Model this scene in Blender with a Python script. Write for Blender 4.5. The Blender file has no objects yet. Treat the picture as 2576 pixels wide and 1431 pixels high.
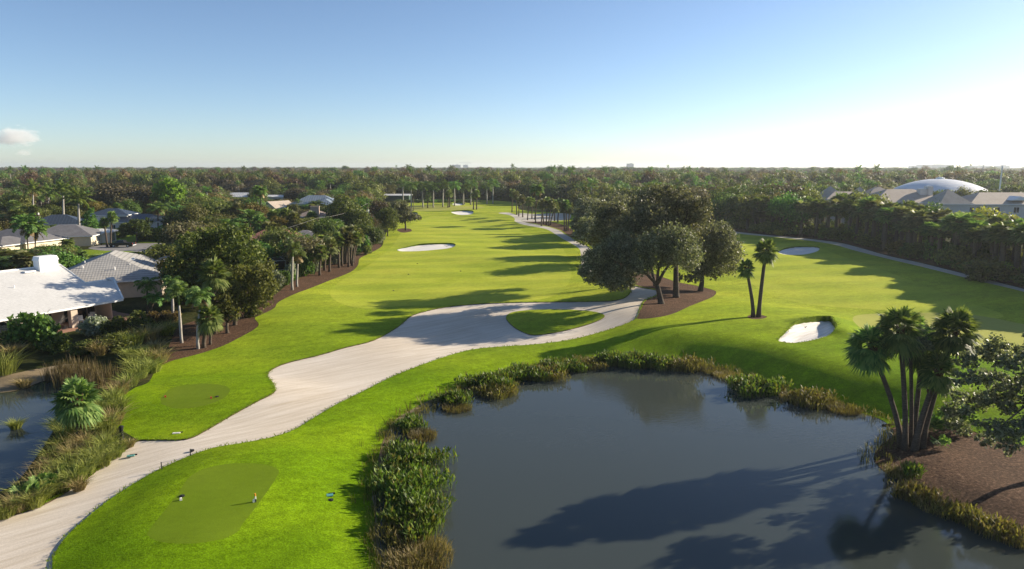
import bpy, math, random
import numpy as np
from mathutils import Vector
from mathutils.geometry import delaunay_2d_cdt

# ------------------------------------------------------------------ camera, sky, sun
S = bpy.context.scene
COL = S.collection
CAM_Z, PITCH, FPX = 21.0, math.radians(9.8), 24.0 / 36.0 * 2576.0
cam = bpy.data.cameras.new('camera'); cam.lens = 24.0; cam.sensor_width = 36.0
cam.clip_start = 0.5; cam.clip_end = 40000.0
camo = bpy.data.objects.new('camera', cam); COL.objects.link(camo)
camo.location = (0, 0, CAM_Z); camo.rotation_euler = (math.pi / 2 - PITCH, 0, 0)
S.camera = camo
SUN_AZ, SUN_EL = math.radians(66.0), math.radians(20.0)      # azimuth clockwise from +Y
W = bpy.data.worlds.new('World'); S.world = W; W.use_nodes = True
nt = W.node_tree; bg = nt.nodes['Background']
sky = nt.nodes.new('ShaderNodeTexSky'); sky.sky_type = 'NISHITA'; sky.sun_disc = False
sky.sun_elevation = SUN_EL; sky.sun_rotation = SUN_AZ
sky.air_density = 0.72; sky.dust_density = 0.36; sky.ozone_density = 2.6; sky.altitude = 0
tint = nt.nodes.new('ShaderNodeMix'); tint.data_type = 'RGBA'; tint.blend_type = 'MULTIPLY'; tint.inputs[0].default_value = 1.0; tint.inputs[7].default_value = (1.05, 1.02, 1.0, 1)
nt.links.new(sky.outputs[0], tint.inputs[6]); nt.links.new(tint.outputs[2], bg.inputs[0]); bg.inputs[1].default_value = 0.077
sl = bpy.data.lights.new('sun', 'SUN'); sl.energy = 5.0; sl.angle = math.radians(0.5); sl.color = (1.0, 0.88, 0.70)
so = bpy.data.objects.new('sun', sl); COL.objects.link(so)
so.rotation_euler = Vector((math.sin(SUN_AZ) * math.cos(SUN_EL), math.cos(SUN_AZ) * math.cos(SUN_EL), math.sin(SUN_EL))).to_track_quat('Z', 'Y').to_euler()
S.view_settings.view_transform = 'Standard'; S.view_settings.look = 'None'
S.view_settings.exposure = 1.08; S.view_settings.gamma = 1.0
S.cycles.max_bounces = 6; S.cycles.diffuse_bounces = 3; S.cycles.glossy_bounces = 2; S.cycles.transmission_bounces = 3
S.cycles.volume_bounces = 1; S.cycles.transparent_max_bounces = 4
S.cycles.sample_clamp_indirect = 6.0
S.cycles.use_denoising = True
rnd = random.Random(7); RNG = np.random.default_rng(11)

# ------------------------------------------------------------------ pixel of the 2576 x 1431 view -> place in the world
CP, SP = math.cos(PITCH), math.sin(PITCH)
def ray(px, py):
    u = px - 1288.0; v = py - 715.5
    return u, FPX * CP - v * SP, -FPX * SP - v * CP
def at(px, py, z):                       # point of the viewing ray at height z
    a, b, c = ray(px, py); t = (z - CAM_Z) / c
    return np.array((a * t, b * t, z))
def aty(px, py, Y):                      # point of the viewing ray at distance Y
    a, b, c = ray(px, py); t = Y / b
    return np.array((a * t, Y, CAM_Z + c * t))

# ------------------------------------------------------------------ polygons
def catmull(P, n=6, closed=True):
    P = np.array(P, float); m = len(P); out = []
    for i in range(m if closed else m - 1):
        if closed: p0, p1, p2, p3 = P[i - 1], P[i], P[(i + 1) % m], P[(i + 2) % m]
        else: p0, p1, p2, p3 = P[max(i - 1, 0)], P[i], P[i + 1], P[min(i + 2, m - 1)]
        for k in range(n):
            t = k / n
            out.append(0.5 * (2 * p1 + (p2 - p0) * t + (2 * p0 - 5 * p1 + 4 * p2 - p3) * t * t + (3 * p1 - p0 - 3 * p2 + p3) * t ** 3))
    if not closed: out.append(P[-1])
    return np.array(out)
def seg_dist(Q, poly):
    A = poly; B = np.roll(poly, -1, 0); best = np.full(len(Q), 1e9)
    for a, b in zip(A, B):
        ab = b - a; L = (ab * ab).sum()
        if L < 1e-9: continue
        t = np.clip(((Q - a) @ ab) / L, 0, 1)
        d = Q - (a + t[:, None] * ab); best = np.minimum(best, (d * d).sum(1))
    return np.sqrt(best)
def inside(Q, poly):
    x, y = Q[:, 0], Q[:, 1]; r = np.zeros(len(Q), bool); n = len(poly); j = n - 1
    for i in range(n):
        xi, yi = poly[i]; xj, yj = poly[j]
        if yi != yj:
            r ^= ((yi > y) != (yj > y)) & (x < (xj - xi) * (y - yi) / (yj - yi) + xi)
        j = i
    return r
def ss(a, b, x):
    t = np.clip((np.asarray(x, float) - a) / (b - a), 0, 1); return t * t * (3 - 2 * t)

WATER_Z = -0.7
def tee_axis(p, q): a, b = at(*p, 0)[:2], at(*q, 0)[:2]; d = (b - a) / np.linalg.norm(b - a); return tuple((a + b) / 2), tuple(d)
TEES = [(*tee_axis((440, 1350), (640, 1180)), .55, 2.9, 6.6), (*tee_axis((410, 1000), (570, 996)), .45, 3.0, 7.0)]
POND_PX = [(965,1431),(952,1350),(946,1250),(957,1180),(978,1115),(1004,1068),(1050,1038),(1105,1010),(1165,985),(1230,963),(1310,940),(1410,921),(1510,908),(1600,904),(1700,909),(1790,925),(1860,945),(1930,972),(2000,997),(2080,1019),(2150,1034),(2205,1050),(2240,1072),(2246,1095),(2215,1120),(2198,1150),(2212,1175),(2245,1198),(2300,1235),(2370,1268),(2460,1310),(2576,1368),(2760,1450),(2900,1650),(1800,1750),(1010,1650)]
LPOND_PX = [(-160,1000),(0,990),(60,978),(115,958),(160,962),(195,985),(180,1012),(140,1030),(143,1062),(118,1110),(80,1165),(45,1208),(0,1236),(-160,1290)]
PONDS = [np.array([at(x, y, WATER_Z)[:2] for x, y in catmull(P, 5)]) for P in (POND_PX, LPOND_PX)]
BUNKER_PX = {   # outline, depth, lip height, direction of the lip
 'b1': ([(1000,626),(1030,620),(1060,615),(1100,613),(1135,613),(1146,617),(1130,624),(1095,628),(1060,631),(1025,632),(1004,631)], 0.35, 0.25, (0.0,1.0)),
 'b2': ([(1134,533),(1150,531),(1172,530),(1190,532),(1187,538),(1165,541),(1145,538)], 0.4, 0.35, (0.0,1.0)),
 'b3': ([(1018,536),(1035,534),(1050,536),(1046,541),(1025,542)], 0.3, 0.3, (0.2,1.0)),
 'b4': ([(1138,512),(1152,510),(1170,513),(1160,516),(1142,516)], 0.3, 0.7, (0.2,1.0)),
 'b5': ([(1958,632),(1985,623),(2020,620),(2058,622),(2059,630),(2030,639),(1990,641),(1965,638)], 0.35, 0.2, (0.0,1.0)),
 'b6': ([(1958,853),(1985,825),(2000,814),(2040,808),(2085,806),(2095,815),(2105,832),(2080,845),(2040,856),(1998,862),(1970,860)], 0.5, 0.62, (0.95,0.3))}
def h0(x, y):                            # land without the bunkers
    x = np.atleast_1d(np.asarray(x, float)); y = np.atleast_1d(np.asarray(y, float))
    Q = np.stack((x, y), 1)
    d = np.full(len(Q), 1e9)
    for P in PONDS:
        near = (np.abs(x - P[:, 0].mean()) < 130) & (np.abs(y - P[:, 1].mean()) < 130)
        dd = np.full(len(Q), 1e9)
        if near.any():
            k = seg_dist(Q[near], P); k[inside(Q[near], P)] *= -1; dd[near] = k
        d = np.minimum(d, dd)
    und = 0.21 * np.sin(x * .10 + y * .045 + 1) + 0.19 * np.sin(y * .135 - x * .05) + 0.10 * np.sin(x * .19 + y * .12 + 2) + 0.07 * np.sin(y * .31 + x * .23)
    und = und * ss(-50, -25, x + 0.04 * y) * ss(3, 14, d) * (1 - ss(380, 480, y))
    z = WATER_Z * (1 - ss(-0.2, 4.5, d)) + und
    z = z + 1.5 * ss(0.3, 7.5, d) * ss(8, 20, x) * ss(50, 60, y) * (1 - ss(14, 45, d))
    for (cx, cy), (ax, ay), hh_, r0, r1 in TEES:      # the raised teeing grounds
        u, v = (x - cx) * ax + (y - cy) * ay, -(x - cx) * ay + (y - cy) * ax
        z = z + hh_ * (1 - ss(r0, r1, np.hypot(u / 1.9, v)))
    z = np.where(d <= 0, WATER_Z, z)
    return z
def place(px, py):                       # where the viewing ray meets the land
    z = 0.0
    for _ in range(7):
        p = at(px, py, z); z = float(h0(p[0], p[1])[0])
    return np.array((p[0], p[1], z))
def place_many(Q):
    z = np.zeros(len(Q)); u = Q[:, 0] - 1288.0; v = Q[:, 1] - 715.5
    b = FPX * CP - v * SP; c = -FPX * SP - v * CP
    for _ in range(7):
        t = (z - CAM_Z) / c; z = h0(u * t, b * t)
    return np.stack((u * t, b * t), 1)
def gpoly(P, n=5): return place_many(catmull(P, n))
BUNK = {}
for k, (P, dep, lip, dr) in BUNKER_PX.items():
    BUNK[k] = (gpoly(P), dep, lip, dr)
def hgt(x, y):
    z = h0(x, y); x = np.atleast_1d(np.asarray(x, float)); y = np.atleast_1d(np.asarray(y, float))
    Q = np.stack((x, y), 1)
    for P, dep, lip, dr in BUNK.values():
        c = P.mean(0); R = np.abs(P - c).max() + 8
        m = (np.abs(x - c[0]) < R) & (np.abs(y - c[1]) < R)
        if not m.any(): continue
        q = Q[m]; d = seg_dist(q, P); i = inside(q, P)
        v = q - c; v = v / (np.linalg.norm(v, axis=1)[:, None] + 1e-6); dn = np.array(dr) / np.hypot(*dr)
        w = ss(0.0, 0.8, v @ dn)
        L = lip * w * np.exp(-(d / 2.2) ** 2)
        z[m] += np.where(i, -dep * ss(0, 1.3, d) + lip * w * np.exp(-(d / .4) ** 2), L)
    return z
def ground(px, py):
    p = place(px, py); p[2] = float(hgt(p[0], p[1])[0]); return p

# ------------------------------------------------------------------ material helpers
def newmat(name):
    m = bpy.data.materials.new(name); m.use_nodes = True; t = m.node_tree
    return m, t, t.nodes['Principled BSDF']
def nd(t, ty, **kw):
    n = t.nodes.new(ty)
    for k, v in kw.items():
        if k in n.inputs: n.inputs[k].default_value = v
        else: setattr(n, k, v)
    return n
def ramp(t, fac, stops):
    r = t.nodes.new('ShaderNodeValToRGB'); e = r.color_ramp.elements
    while len(e) < len(stops): e.new(0.5)
    for k, (p, c) in zip(e, stops): k.position = p; k.color = (*c, 1)
    t.links.new(fac, r.inputs[0]); return r.outputs[0]
def noise(t, vec, scale, detail=4, rough=.55):
    n = nd(t, 'ShaderNodeTexNoise', Scale=scale, Detail=detail, Roughness=rough)
    if vec is not None: t.links.new(vec, n.inputs['Vector'])
    return n.outputs['Fac']
def mixc(t, fac, a, b, bt='MIX'):
    n = t.nodes.new('ShaderNodeMix'); n.data_type = 'RGBA'; n.blend_type = bt
    for s, v in ((0, fac), (6, a), (7, b)):
        if hasattr(v, 'is_linked') or hasattr(v, 'links'): t.links.new(v, n.inputs[s])
        else: n.inputs[s].default_value = v if s == 0 else (*v, 1)
    return n.outputs[2]
def bump(t, b, hgt_out, strength, dist):
    n = nd(t, 'ShaderNodeBump', Strength=strength, Distance=dist); t.links.new(hgt_out, n.inputs['Height'])
    t.links.new(n.outputs[0], b.inputs['Normal']); return n
def geo(t): return t.nodes.new('ShaderNodeNewGeometry').outputs['Position']
def objc(t): return t.nodes.new('ShaderNodeTexCoord').outputs['Object']
def stretch(t, vec, sc, rot=0.0):
    if rot:                              # turn first, then stretch: rot is the direction of the grain
        r = t.nodes.new('ShaderNodeMapping'); r.inputs['Rotation'].default_value = (0, 0, -rot); t.links.new(vec, r.inputs[0]); vec = r.outputs[0]
    n = t.nodes.new('ShaderNodeMapping'); n.inputs['Scale'].default_value = sc
    t.links.new(vec, n.inputs[0]); return n.outputs[0]
def grass_mat(name, a, b, c, tex=1.0, fine=9.0, patch=.05, bmp=.5, far=None):
    m, t, s = newmat(name); P = geo(t)
    big = noise(t, P, patch, 3); mid = noise(t, stretch(t, P, (1, 2.2, 1), .5), .35, 4); fin = noise(t, P, fine, 3, .7)
    col = ramp(t, big, [(.32, a), (.52, b), (.72, c)])
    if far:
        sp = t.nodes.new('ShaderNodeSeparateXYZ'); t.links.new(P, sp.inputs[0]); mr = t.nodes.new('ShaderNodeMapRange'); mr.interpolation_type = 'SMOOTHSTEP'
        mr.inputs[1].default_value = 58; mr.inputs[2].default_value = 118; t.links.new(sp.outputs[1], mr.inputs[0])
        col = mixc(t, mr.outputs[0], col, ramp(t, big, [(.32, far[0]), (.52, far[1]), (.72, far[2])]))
    if far or tex == .55:
        wv = nd(t, 'ShaderNodeTexWave', Scale=.028, Distortion=7.0, Detail=2.0); wv.inputs['Detail Scale'].default_value = .35; t.links.new(stretch(t, P, (.35, 1, 1), math.radians(8)), wv.inputs['Vector']); wv.bands_direction = 'Y'
        col = mixc(t, 1.0, col, ramp(t, wv.outputs['Fac'], [(.2, (.90, .93, .9)), (.8, (1.07, 1.05, 1.0))]), 'MULTIPLY')
    dry = noise(t, stretch(t, P, (1, .35, 1), .3), .11, 5, .65); col = mixc(t, ramp(t, dry, [(.58, (0,) * 3), (.8, (.4,) * 3)]), col, tuple(q * 1.0 + w for q, w in zip(c, (.05, .03, .01))))
    col = mixc(t, 1.0, col, ramp(t, mid, [(.3, (1 - .2 * tex,) * 3), (.7, (1 + .12 * tex,) * 3)]), 'MULTIPLY')
    md2 = noise(t, P, 2.1, 4, .65); col = mixc(t, 1.0, col, ramp(t, md2, [(.32, (1 - .24 * tex,) * 3), (.68, (1 + .16 * tex,) * 3)]), 'MULTIPLY')
    col = mixc(t, 1.0, col, ramp(t, fin, [(.3, (1 - .45 * tex,) * 3), (.7, (1 + .35 * tex,) * 3)]), 'MULTIPLY')
    t.links.new(col, s.inputs['Base Color']); s.inputs['Roughness'].default_value = .85; s.inputs['Specular IOR Level'].default_value = .02
    s.inputs['Sheen Weight'].default_value = .0
    bump(t, s, fin, bmp, .06); return m
M = {}
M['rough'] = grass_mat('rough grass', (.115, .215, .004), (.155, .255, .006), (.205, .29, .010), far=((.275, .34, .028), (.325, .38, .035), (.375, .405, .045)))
M['fairway'] = grass_mat('fairway grass', (.305, .365, .036), (.355, .40, .045), (.40, .42, .055), tex=.55, patch=.06, bmp=.3)
M['tee'] = grass_mat('tee grass', (.105, .168, .008), (.122, .182, .011), (.145, .197, .016), tex=.3, fine=14, bmp=.2)
M['green'] = grass_mat('putting green grass', (.29, .305, .07), (.31, .32, .075), (.33, .335, .08), tex=.2, fine=14, bmp=.15)
M['lawn'] = grass_mat('house lawn grass', (.15, .22, .02), (.2, .27, .025), (.25, .29, .04), tex=.8)
M['scrub'] = grass_mat('dark scrub floor', (.025, .035, .010), (.045, .05, .016), (.075, .07, .03), tex=1.2, fine=2.0, patch=.12)  # forest floor and scrub outside the course, dark in its own colour
def sand_mat(name, a, b, c, streak=True, bmp=.25):
    m, t, s = newmat(name); P = geo(t)
    big = noise(t, P, .09, 4); col = ramp(t, big, [(.3, a), (.5, b), (.7, c)])
    if streak:
        st = noise(t, stretch(t, P, (.12, 2.6, 1), math.radians(34)), .9, 4, .6)
        col = mixc(t, 1.0, col, ramp(t, st, [(.35, (.91, .89, .86)), (.62, (1.04, 1.04, 1.04))]), 'MULTIPLY')
        tr = noise(t, stretch(t, P, (.035, 2.2, 1), math.radians(47)), 1.5, 3, .55)
        col = mixc(t, 1.0, col, ramp(t, tr, [(.38, (.92, .90, .86)), (.50, (1.0,) * 3), (.60, (1.0,) * 3), (.68, (1.05, 1.05, 1.05))]), 'MULTIPLY')
    fin = noise(t, P, 12, 3, .7)
    col = mixc(t, 1.0, col, ramp(t, fin, [(.3, (.86,) * 3), (.7, (1.08,) * 3)]), 'MULTIPLY')
    t.links.new(col, s.inputs['Base Color']); s.inputs['Roughness'].default_value = .9; s.inputs['Specular IOR Level'].default_value = .1
    bump(t, s, fin, bmp, .04); return m
M['sand'] = sand_mat('shell sand', (.545, .475, .39), (.605, .54, .455), (.655, .59, .51))
M['path'] = sand_mat('cart path shell', (.46, .42, .36), (.52, .48, .41), (.56, .52, .45), False)
M['bunker'] = sand_mat('bunker sand', (.72, .68, .63), (.78, .75, .70), (.82, .79, .75), True)
M['bank'] = sand_mat('pale dry bank', (.13, .10, .06), (.24, .185, .115), (.36, .30, .2), False, .6)
def mulch_mat():
    m, t, s = newmat('brown mulch'); P = geo(t)
    f = noise(t, P, 4.5, 4, .75); g = noise(t, P, .3, 3)
    col = ramp(t, f, [(.3, (.025, .014, .008)), (.5, (.085, .048, .028)), (.62, (.15, .09, .058)), (.75, (.27, .18, .12))])
    col = mixc(t, 1.0, col, ramp(t, g, [(.3, (.8, .78, .75)), (.7, (1.15, 1.1, 1.05))]), 'MULTIPLY')
    t.links.new(col, s.inputs['Base Color']); s.inputs['Roughness'].default_value = .95; s.inputs['Specular IOR Level'].default_value = .1
    bump(t, s, f, .8, .08); return m
M['mulch'] = mulch_mat()
def plain(name, col, rough=.7, spec=.3, metal=0.0, var=.15, scale=1.5):
    m, t, s = newmat(name)
    n = noise(t, objc(t), scale, 5)
    c = mixc(t, 1.0, col, ramp(t, n, [(.3, (1 - var,) * 3), (.7, (1 + var * .6,) * 3)]), 'MULTIPLY')
    t.links.new(c, s.inputs['Base Color']); s.inputs['Roughness'].default_value = rough
    s.inputs['Specular IOR Level'].default_value = spec; s.inputs['Metallic'].default_value = metal
    return m
M['road'] = plain('grey asphalt', (.23, .22, .215), .9, .1, scale=.4)
M['liplawn'] = grass_mat('bunker lip grass', (.08, .13, .008), (.11, .16, .01), (.14, .18, .015))
M['soil'] = plain('soil edge', (.07, .055, .03), .95, .05)
def water_mat():
    m, t, s = newmat('pond water'); P = geo(t)
    mp = stretch(t, P, (1.0, 2.6, 1), math.radians(20))
    w1 = noise(t, mp, 1.7, 3, .6); w2 = noise(t, stretch(t, P, (1, 1.6, 1), -.4), .05, 2)
    amp = ramp(t, w2, [(.42, (.06,) * 3), (.62, (1,) * 3)])
    hh = mixc(t, 1.0, w1, amp, 'MULTIPLY')
    s.inputs['Base Color'].default_value = (.044, .053, .047, 1); s.inputs['Roughness'].default_value = .02
    s.inputs['IOR'].default_value = 1.33; s.inputs['Specular IOR Level'].default_value = .5
    bump(t, s, hh, .14, .10); return m
M['water'] = water_mat()

# ------------------------------------------------------------------ objects
def setp(o, label=None, cat=None, group=None, kind=None):
    for k, v in (('label', label), ('category', cat), ('group', group), ('kind', kind)):
        if v: o[k] = v
    return o
def link(name, data, parent=None):
    o = bpy.data.objects.new(name, data); COL.objects.link(o)
    if parent is not None: o.parent = parent
    return o
def thing(name, label, cat, loc=(0, 0, 0), rz=0.0, group=None):
    o = link(name, None); o.location = loc; o.rotation_euler = (0, 0, rz); o.empty_display_size = .3
    return setp(o, label, cat, group)
def np_mesh(name, V, F, mats, mi=None, smooth=False):   # F: list of index tuples or an (n,k) array
    me = bpy.data.meshes.new(name); V = np.asarray(V, np.float32)
    if isinstance(F, np.ndarray):
        n, k = F.shape; me.vertices.add(len(V)); me.vertices.foreach_set('co', V.ravel())
        me.loops.add(n * k); me.loops.foreach_set('vertex_index', F.astype(np.int32).ravel())
        me.polygons.add(n); me.polygons.foreach_set('loop_start', np.arange(0, n * k, k, dtype=np.int32))
        me.update(calc_edges=True)
    else:
        me.from_pydata(V.tolist(), [], F); me.update()
    for m in (mats if isinstance(mats, (list, tuple)) else [mats]): me.materials.append(m)
    if mi is not None: me.polygons.foreach_set('material_index', np.asarray(mi, np.int32))
    if smooth: me.polygons.foreach_set('use_smooth', np.ones(len(me.polygons), bool))
    return me

# ------------------------------------------------------------------ the land: one constrained triangulation, cut into its surfaces
SAND_PX = [(-200,1390),(0,1305),(100,1272),(200,1215),(265,1165),(330,1120),(345,1107),(400,1105),(470,1103),(520,1080),(580,1045),(640,1012),(690,985),(688,965),(674,948),(676,935),(700,920),(740,907),(800,893),(870,873),(940,855),(1000,822),(1030,797),(1060,785),(1120,772),(1200,764),(1300,760),(1400,759),(1480,758),(1540,756),(1575,746),(1586,727),(1552,710),(1500,697),(1515,694),(1560,704),(1608,721),(1653,730),(1652,742),(1622,755),(1611,775),(1600,800),(1566,817),(1500,838),(1430,855),(1340,866),(1250,872),(1180,880),(1110,900),(1040,925),(980,950),(930,975),(880,1000),(840,1020),(790,1050),(740,1080),(680,1100),(600,1115),(540,1125),(480,1145),(400,1180),(330,1220),(270,1260),(220,1300),(180,1335),(150,1370),(135,1400),(131,1431),(140,1480),(200,1600),(-200,1700)]
ISLE_PX = [(1273,797),(1290,785),(1340,779),(1420,778),(1490,783),(1520,792),(1510,803),(1470,818),(1410,833),(1345,842),(1310,832),(1285,815)]
CART_PX = [(1253,535.7),(1282.7,541.3),(1295,549.8),(1295,556),(1314.5,564.5),(1346,570.6),(1375.5,576.7),(1395,587.7),(1414.6,600),(1436.5,612),(1456,624.3),(1461,636.5),(1462,658.5),(1468,680),(1499,698),(1516,694),(1500,672),(1493,650),(1490,631.6),(1478,619.4),(1456,609.6),(1436.5,597.5),(1419.5,587.7),(1407,579),(1380.4,570.6),(1343.8,563.3),(1312,556),(1318,549),(1300,541),(1280,534.5)]
LOT_PX = [(1318,549),(1312,556),(1340,557),(1380,556),(1425,553),(1436,546),(1432,538),(1400,536),(1350,538),(1310,536),(1300,541)]
RCART_TOP = [(1700,573),(1760,574),(1830,580),(1886.7,586.4),(1940,592),(2020.8,599),(2109,609.7),(2154.8,620.5),(2235,643.3),(2315.6,660.7),(2396,680.8),(2476.5,701),(2576,726.4),(2760,775)]
RCART_BOT = [(1700,576),(1760,578),(1830,584),(1886,590.5),(1967,597.7),(2061,608.4),(2109,618),(2154.8,631),(2235,651),(2315.6,670),(2396,690),(2476.5,710),(2576,733.6),(2760,784)]
RCART_PX = RCART_TOP + RCART_BOT[::-1]
LEFT_EDGE = [(345,1107),(300,1078),(272,1052),(265,1030),(300,1000),(340,975),(375,960),(400,916),(440,905),(500,890),(560,870),(610,845),(640,828),(651,815),(641,800),(660,790),(690,775),(700,760),(740,740),(780,725),(830,705),(880,685),(900,668),(905,650),(930,637),(960,620),(966,600),(972,585),(984,560),(988,530),(1000,512)]
GOLF_PX = LEFT_EDGE + [(1030,505),(1150,502),(1290,508),(1310,528),(1400,534),(1440,540),(1500,552),(1600,562)] + RCART_TOP + [(2900,820),(3000,1700),(1000,1800),(-200,1720),(-250,1390),(0,1305),(200,1215),(330,1120)]
MULCH_PX = {
 'm1': LEFT_EDGE[7:26] + [(945,612),(920,630),(890,645),(840,660),(780,688),(730,710),(700,735),(650,770),(590,786),(520,800),(450,822),(425,870)],
 'm2': [(1600,800),(1640,800),(1690,790),(1740,768),(1790,748),(1802,735),(1790,728),(1750,718),(1700,708),(1650,690),(1600,670),(1550,650),(1510,628),(1494,640),(1503,672),(1518,692),(1562,702),(1610,720),(1655,729),(1654,743),(1624,756),(1613,776)],
 'm3': [(2190,1140),(2225,1085),(2300,1062),(2340,1062),(2400,1070),(2480,1095),(2576,1120),(2760,1160),(2760,1460),(2576,1372),(2460,1312),(2370,1270),(2300,1237),(2240,1198),(2210,1176)],
 'm4': [(1880,796),(1892,791),(1915,792),(1930,797),(1915,802),(1890,802)],
 'm5': [(998,578),(1015,574),(1033,576),(1034,582),(1012,585)],
 'm6': [(1315,557),(1345,562),(1382,569.5),(1409,578),(1421,586),(1440,597),(1447,590),(1432,572),(1405,562),(1370,556)],
 'm7': [(1447,597),(1470,607),(1497,620),(1500,605),(1475,590),(1450,583)],
 'm8': RCART_TOP + [(2760,735),(2576,688),(2396,655),(2235,622),(2109,596),(1940,580),(1760,566),(1700,566)]}
FAIR_PX = [[(1010,770),(920,776),(860,764),(830,738),(860,705),(930,665),(985,620),(1010,585),(1045,560),(1090,543),(1150,545),(1215,540),(1262,552),(1310,580),(1370,600),(1415,625),(1432,660),(1436,700),(1405,738),(1340,756),(1250,760),(1120,768)],
           [(1830,596),(1900,603),(1975,612),(2060,625),(2120,645),(2250,690),(2380,740),(2520,790),(2480,800),(2350,788),(2200,778),(2080,770),(1980,755),(1900,720),(1850,670),(1835,630)]]
TEE_PX = [[(372,1338),(376,1350),(398,1361),(440,1367),(500,1366),(560,1355),(598,1337),(612,1315),(640,1280),(680,1225),(701,1190),(697,1179),(675,1170),(630,1165),(570,1167),(512,1180),(475,1202),(448,1240),(415,1283)],
          [(405,1002),(430,977),(480,967),(540,966),(574,974),(575,990),(545,1010),(490,1025),(440,1027),(410,1017)]]
GREEN_PX = [[(2145,800),(2170,791),(2260,787),(2400,787),(2500,800),(2576,815),(2750,840),(2750,905),(2576,902),(2450,900),(2300,880),(2200,845),(2158,822)],
            [(1000,522),(1060,516),(1130,518),(1200,519),(1215,523),(1150,528),(1060,531),(1005,529)]]
ROAD_PX = [(222,624),(250,617),(300,613),(360,612),(420,612),(455,622),(430,640),(400,640),(330,632),(260,630)]
STREET_PX = [(420,612),(455,622),(520,617),(640,600),(760,578),(760,570),(640,590),(520,607)]
LAWN_PX = [[(196,700),(196,640),(215,628),(260,630),(330,632),(360,640),(300,665),(230,690)], [(255,612),(300,592),(400,590),(420,608),(360,611),(300,612)]]
MUD_I = [(1005,1600),(965,1431),(952,1350),(946,1250),(957,1180),(978,1115),(1004,1068),(1050,1038),(1105,1010),(1165,985),(1230,963),(1310,940)]
MUD_O = [(1290,940),(1215,958),(1150,980),(1088,1003),(1040,1028),(992,1058),(966,1102),(950,1160),(940,1200),(936,1250),(944,1300),(938,1350),(955,1431),(985,1600)]
BANK_PX = [(-160,995),(-160,960),(0,945),(90,928),(180,915),(230,930),(190,950),(160,961),(115,957),(60,976),(0,988)]
REG = [('water', PONDS[0], 'pond_water'), ('water', PONDS[1], 'lagoon_water')]
for P in TEE_PX: REG.append(('tee', gpoly(P), 'tee_grass'))
for k, b in BUNK.items(): REG.append(('bunker', b[0], 'bunker_sand'))
REG += [('rough', gpoly(ISLE_PX), 'rough_grass'), ('sand', gpoly(SAND_PX, 4), 'sand_path'), ('path', gpoly(CART_PX, 4), 'cart_path'), ('path', gpoly(LOT_PX, 4), 'cart_path'), ('path', gpoly(RCART_PX, 4), 'cart_path')]
for k, P in MULCH_PX.items(): REG.append(('mulch', gpoly(P, 4), 'mulch_ground'))
REG.append(('bank', np.concatenate((np.array([at(x, y, WATER_Z)[:2] for x, y in catmull(MUD_I, 5, False)]), place_many(catmull(MUD_O, 5, False)))), 'bank_ground'))
for P in GREEN_PX: REG.append(('green', gpoly(P), 'green_grass'))
for P in FAIR_PX: REG.append(('fairway', gpoly(P), 'fairway_grass'))
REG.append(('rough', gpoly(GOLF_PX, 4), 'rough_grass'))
REG.append(('road', gpoly(ROAD_PX, 4), 'driveway')); REG.append(('road', gpoly(STREET_PX, 4), 'road'))
for P in LAWN_PX: REG.append(('lawn', gpoly(P, 4), 'lawn'))
REG.append(('bank', gpoly(BANK_PX, 4), 'bank_ground'))
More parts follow.
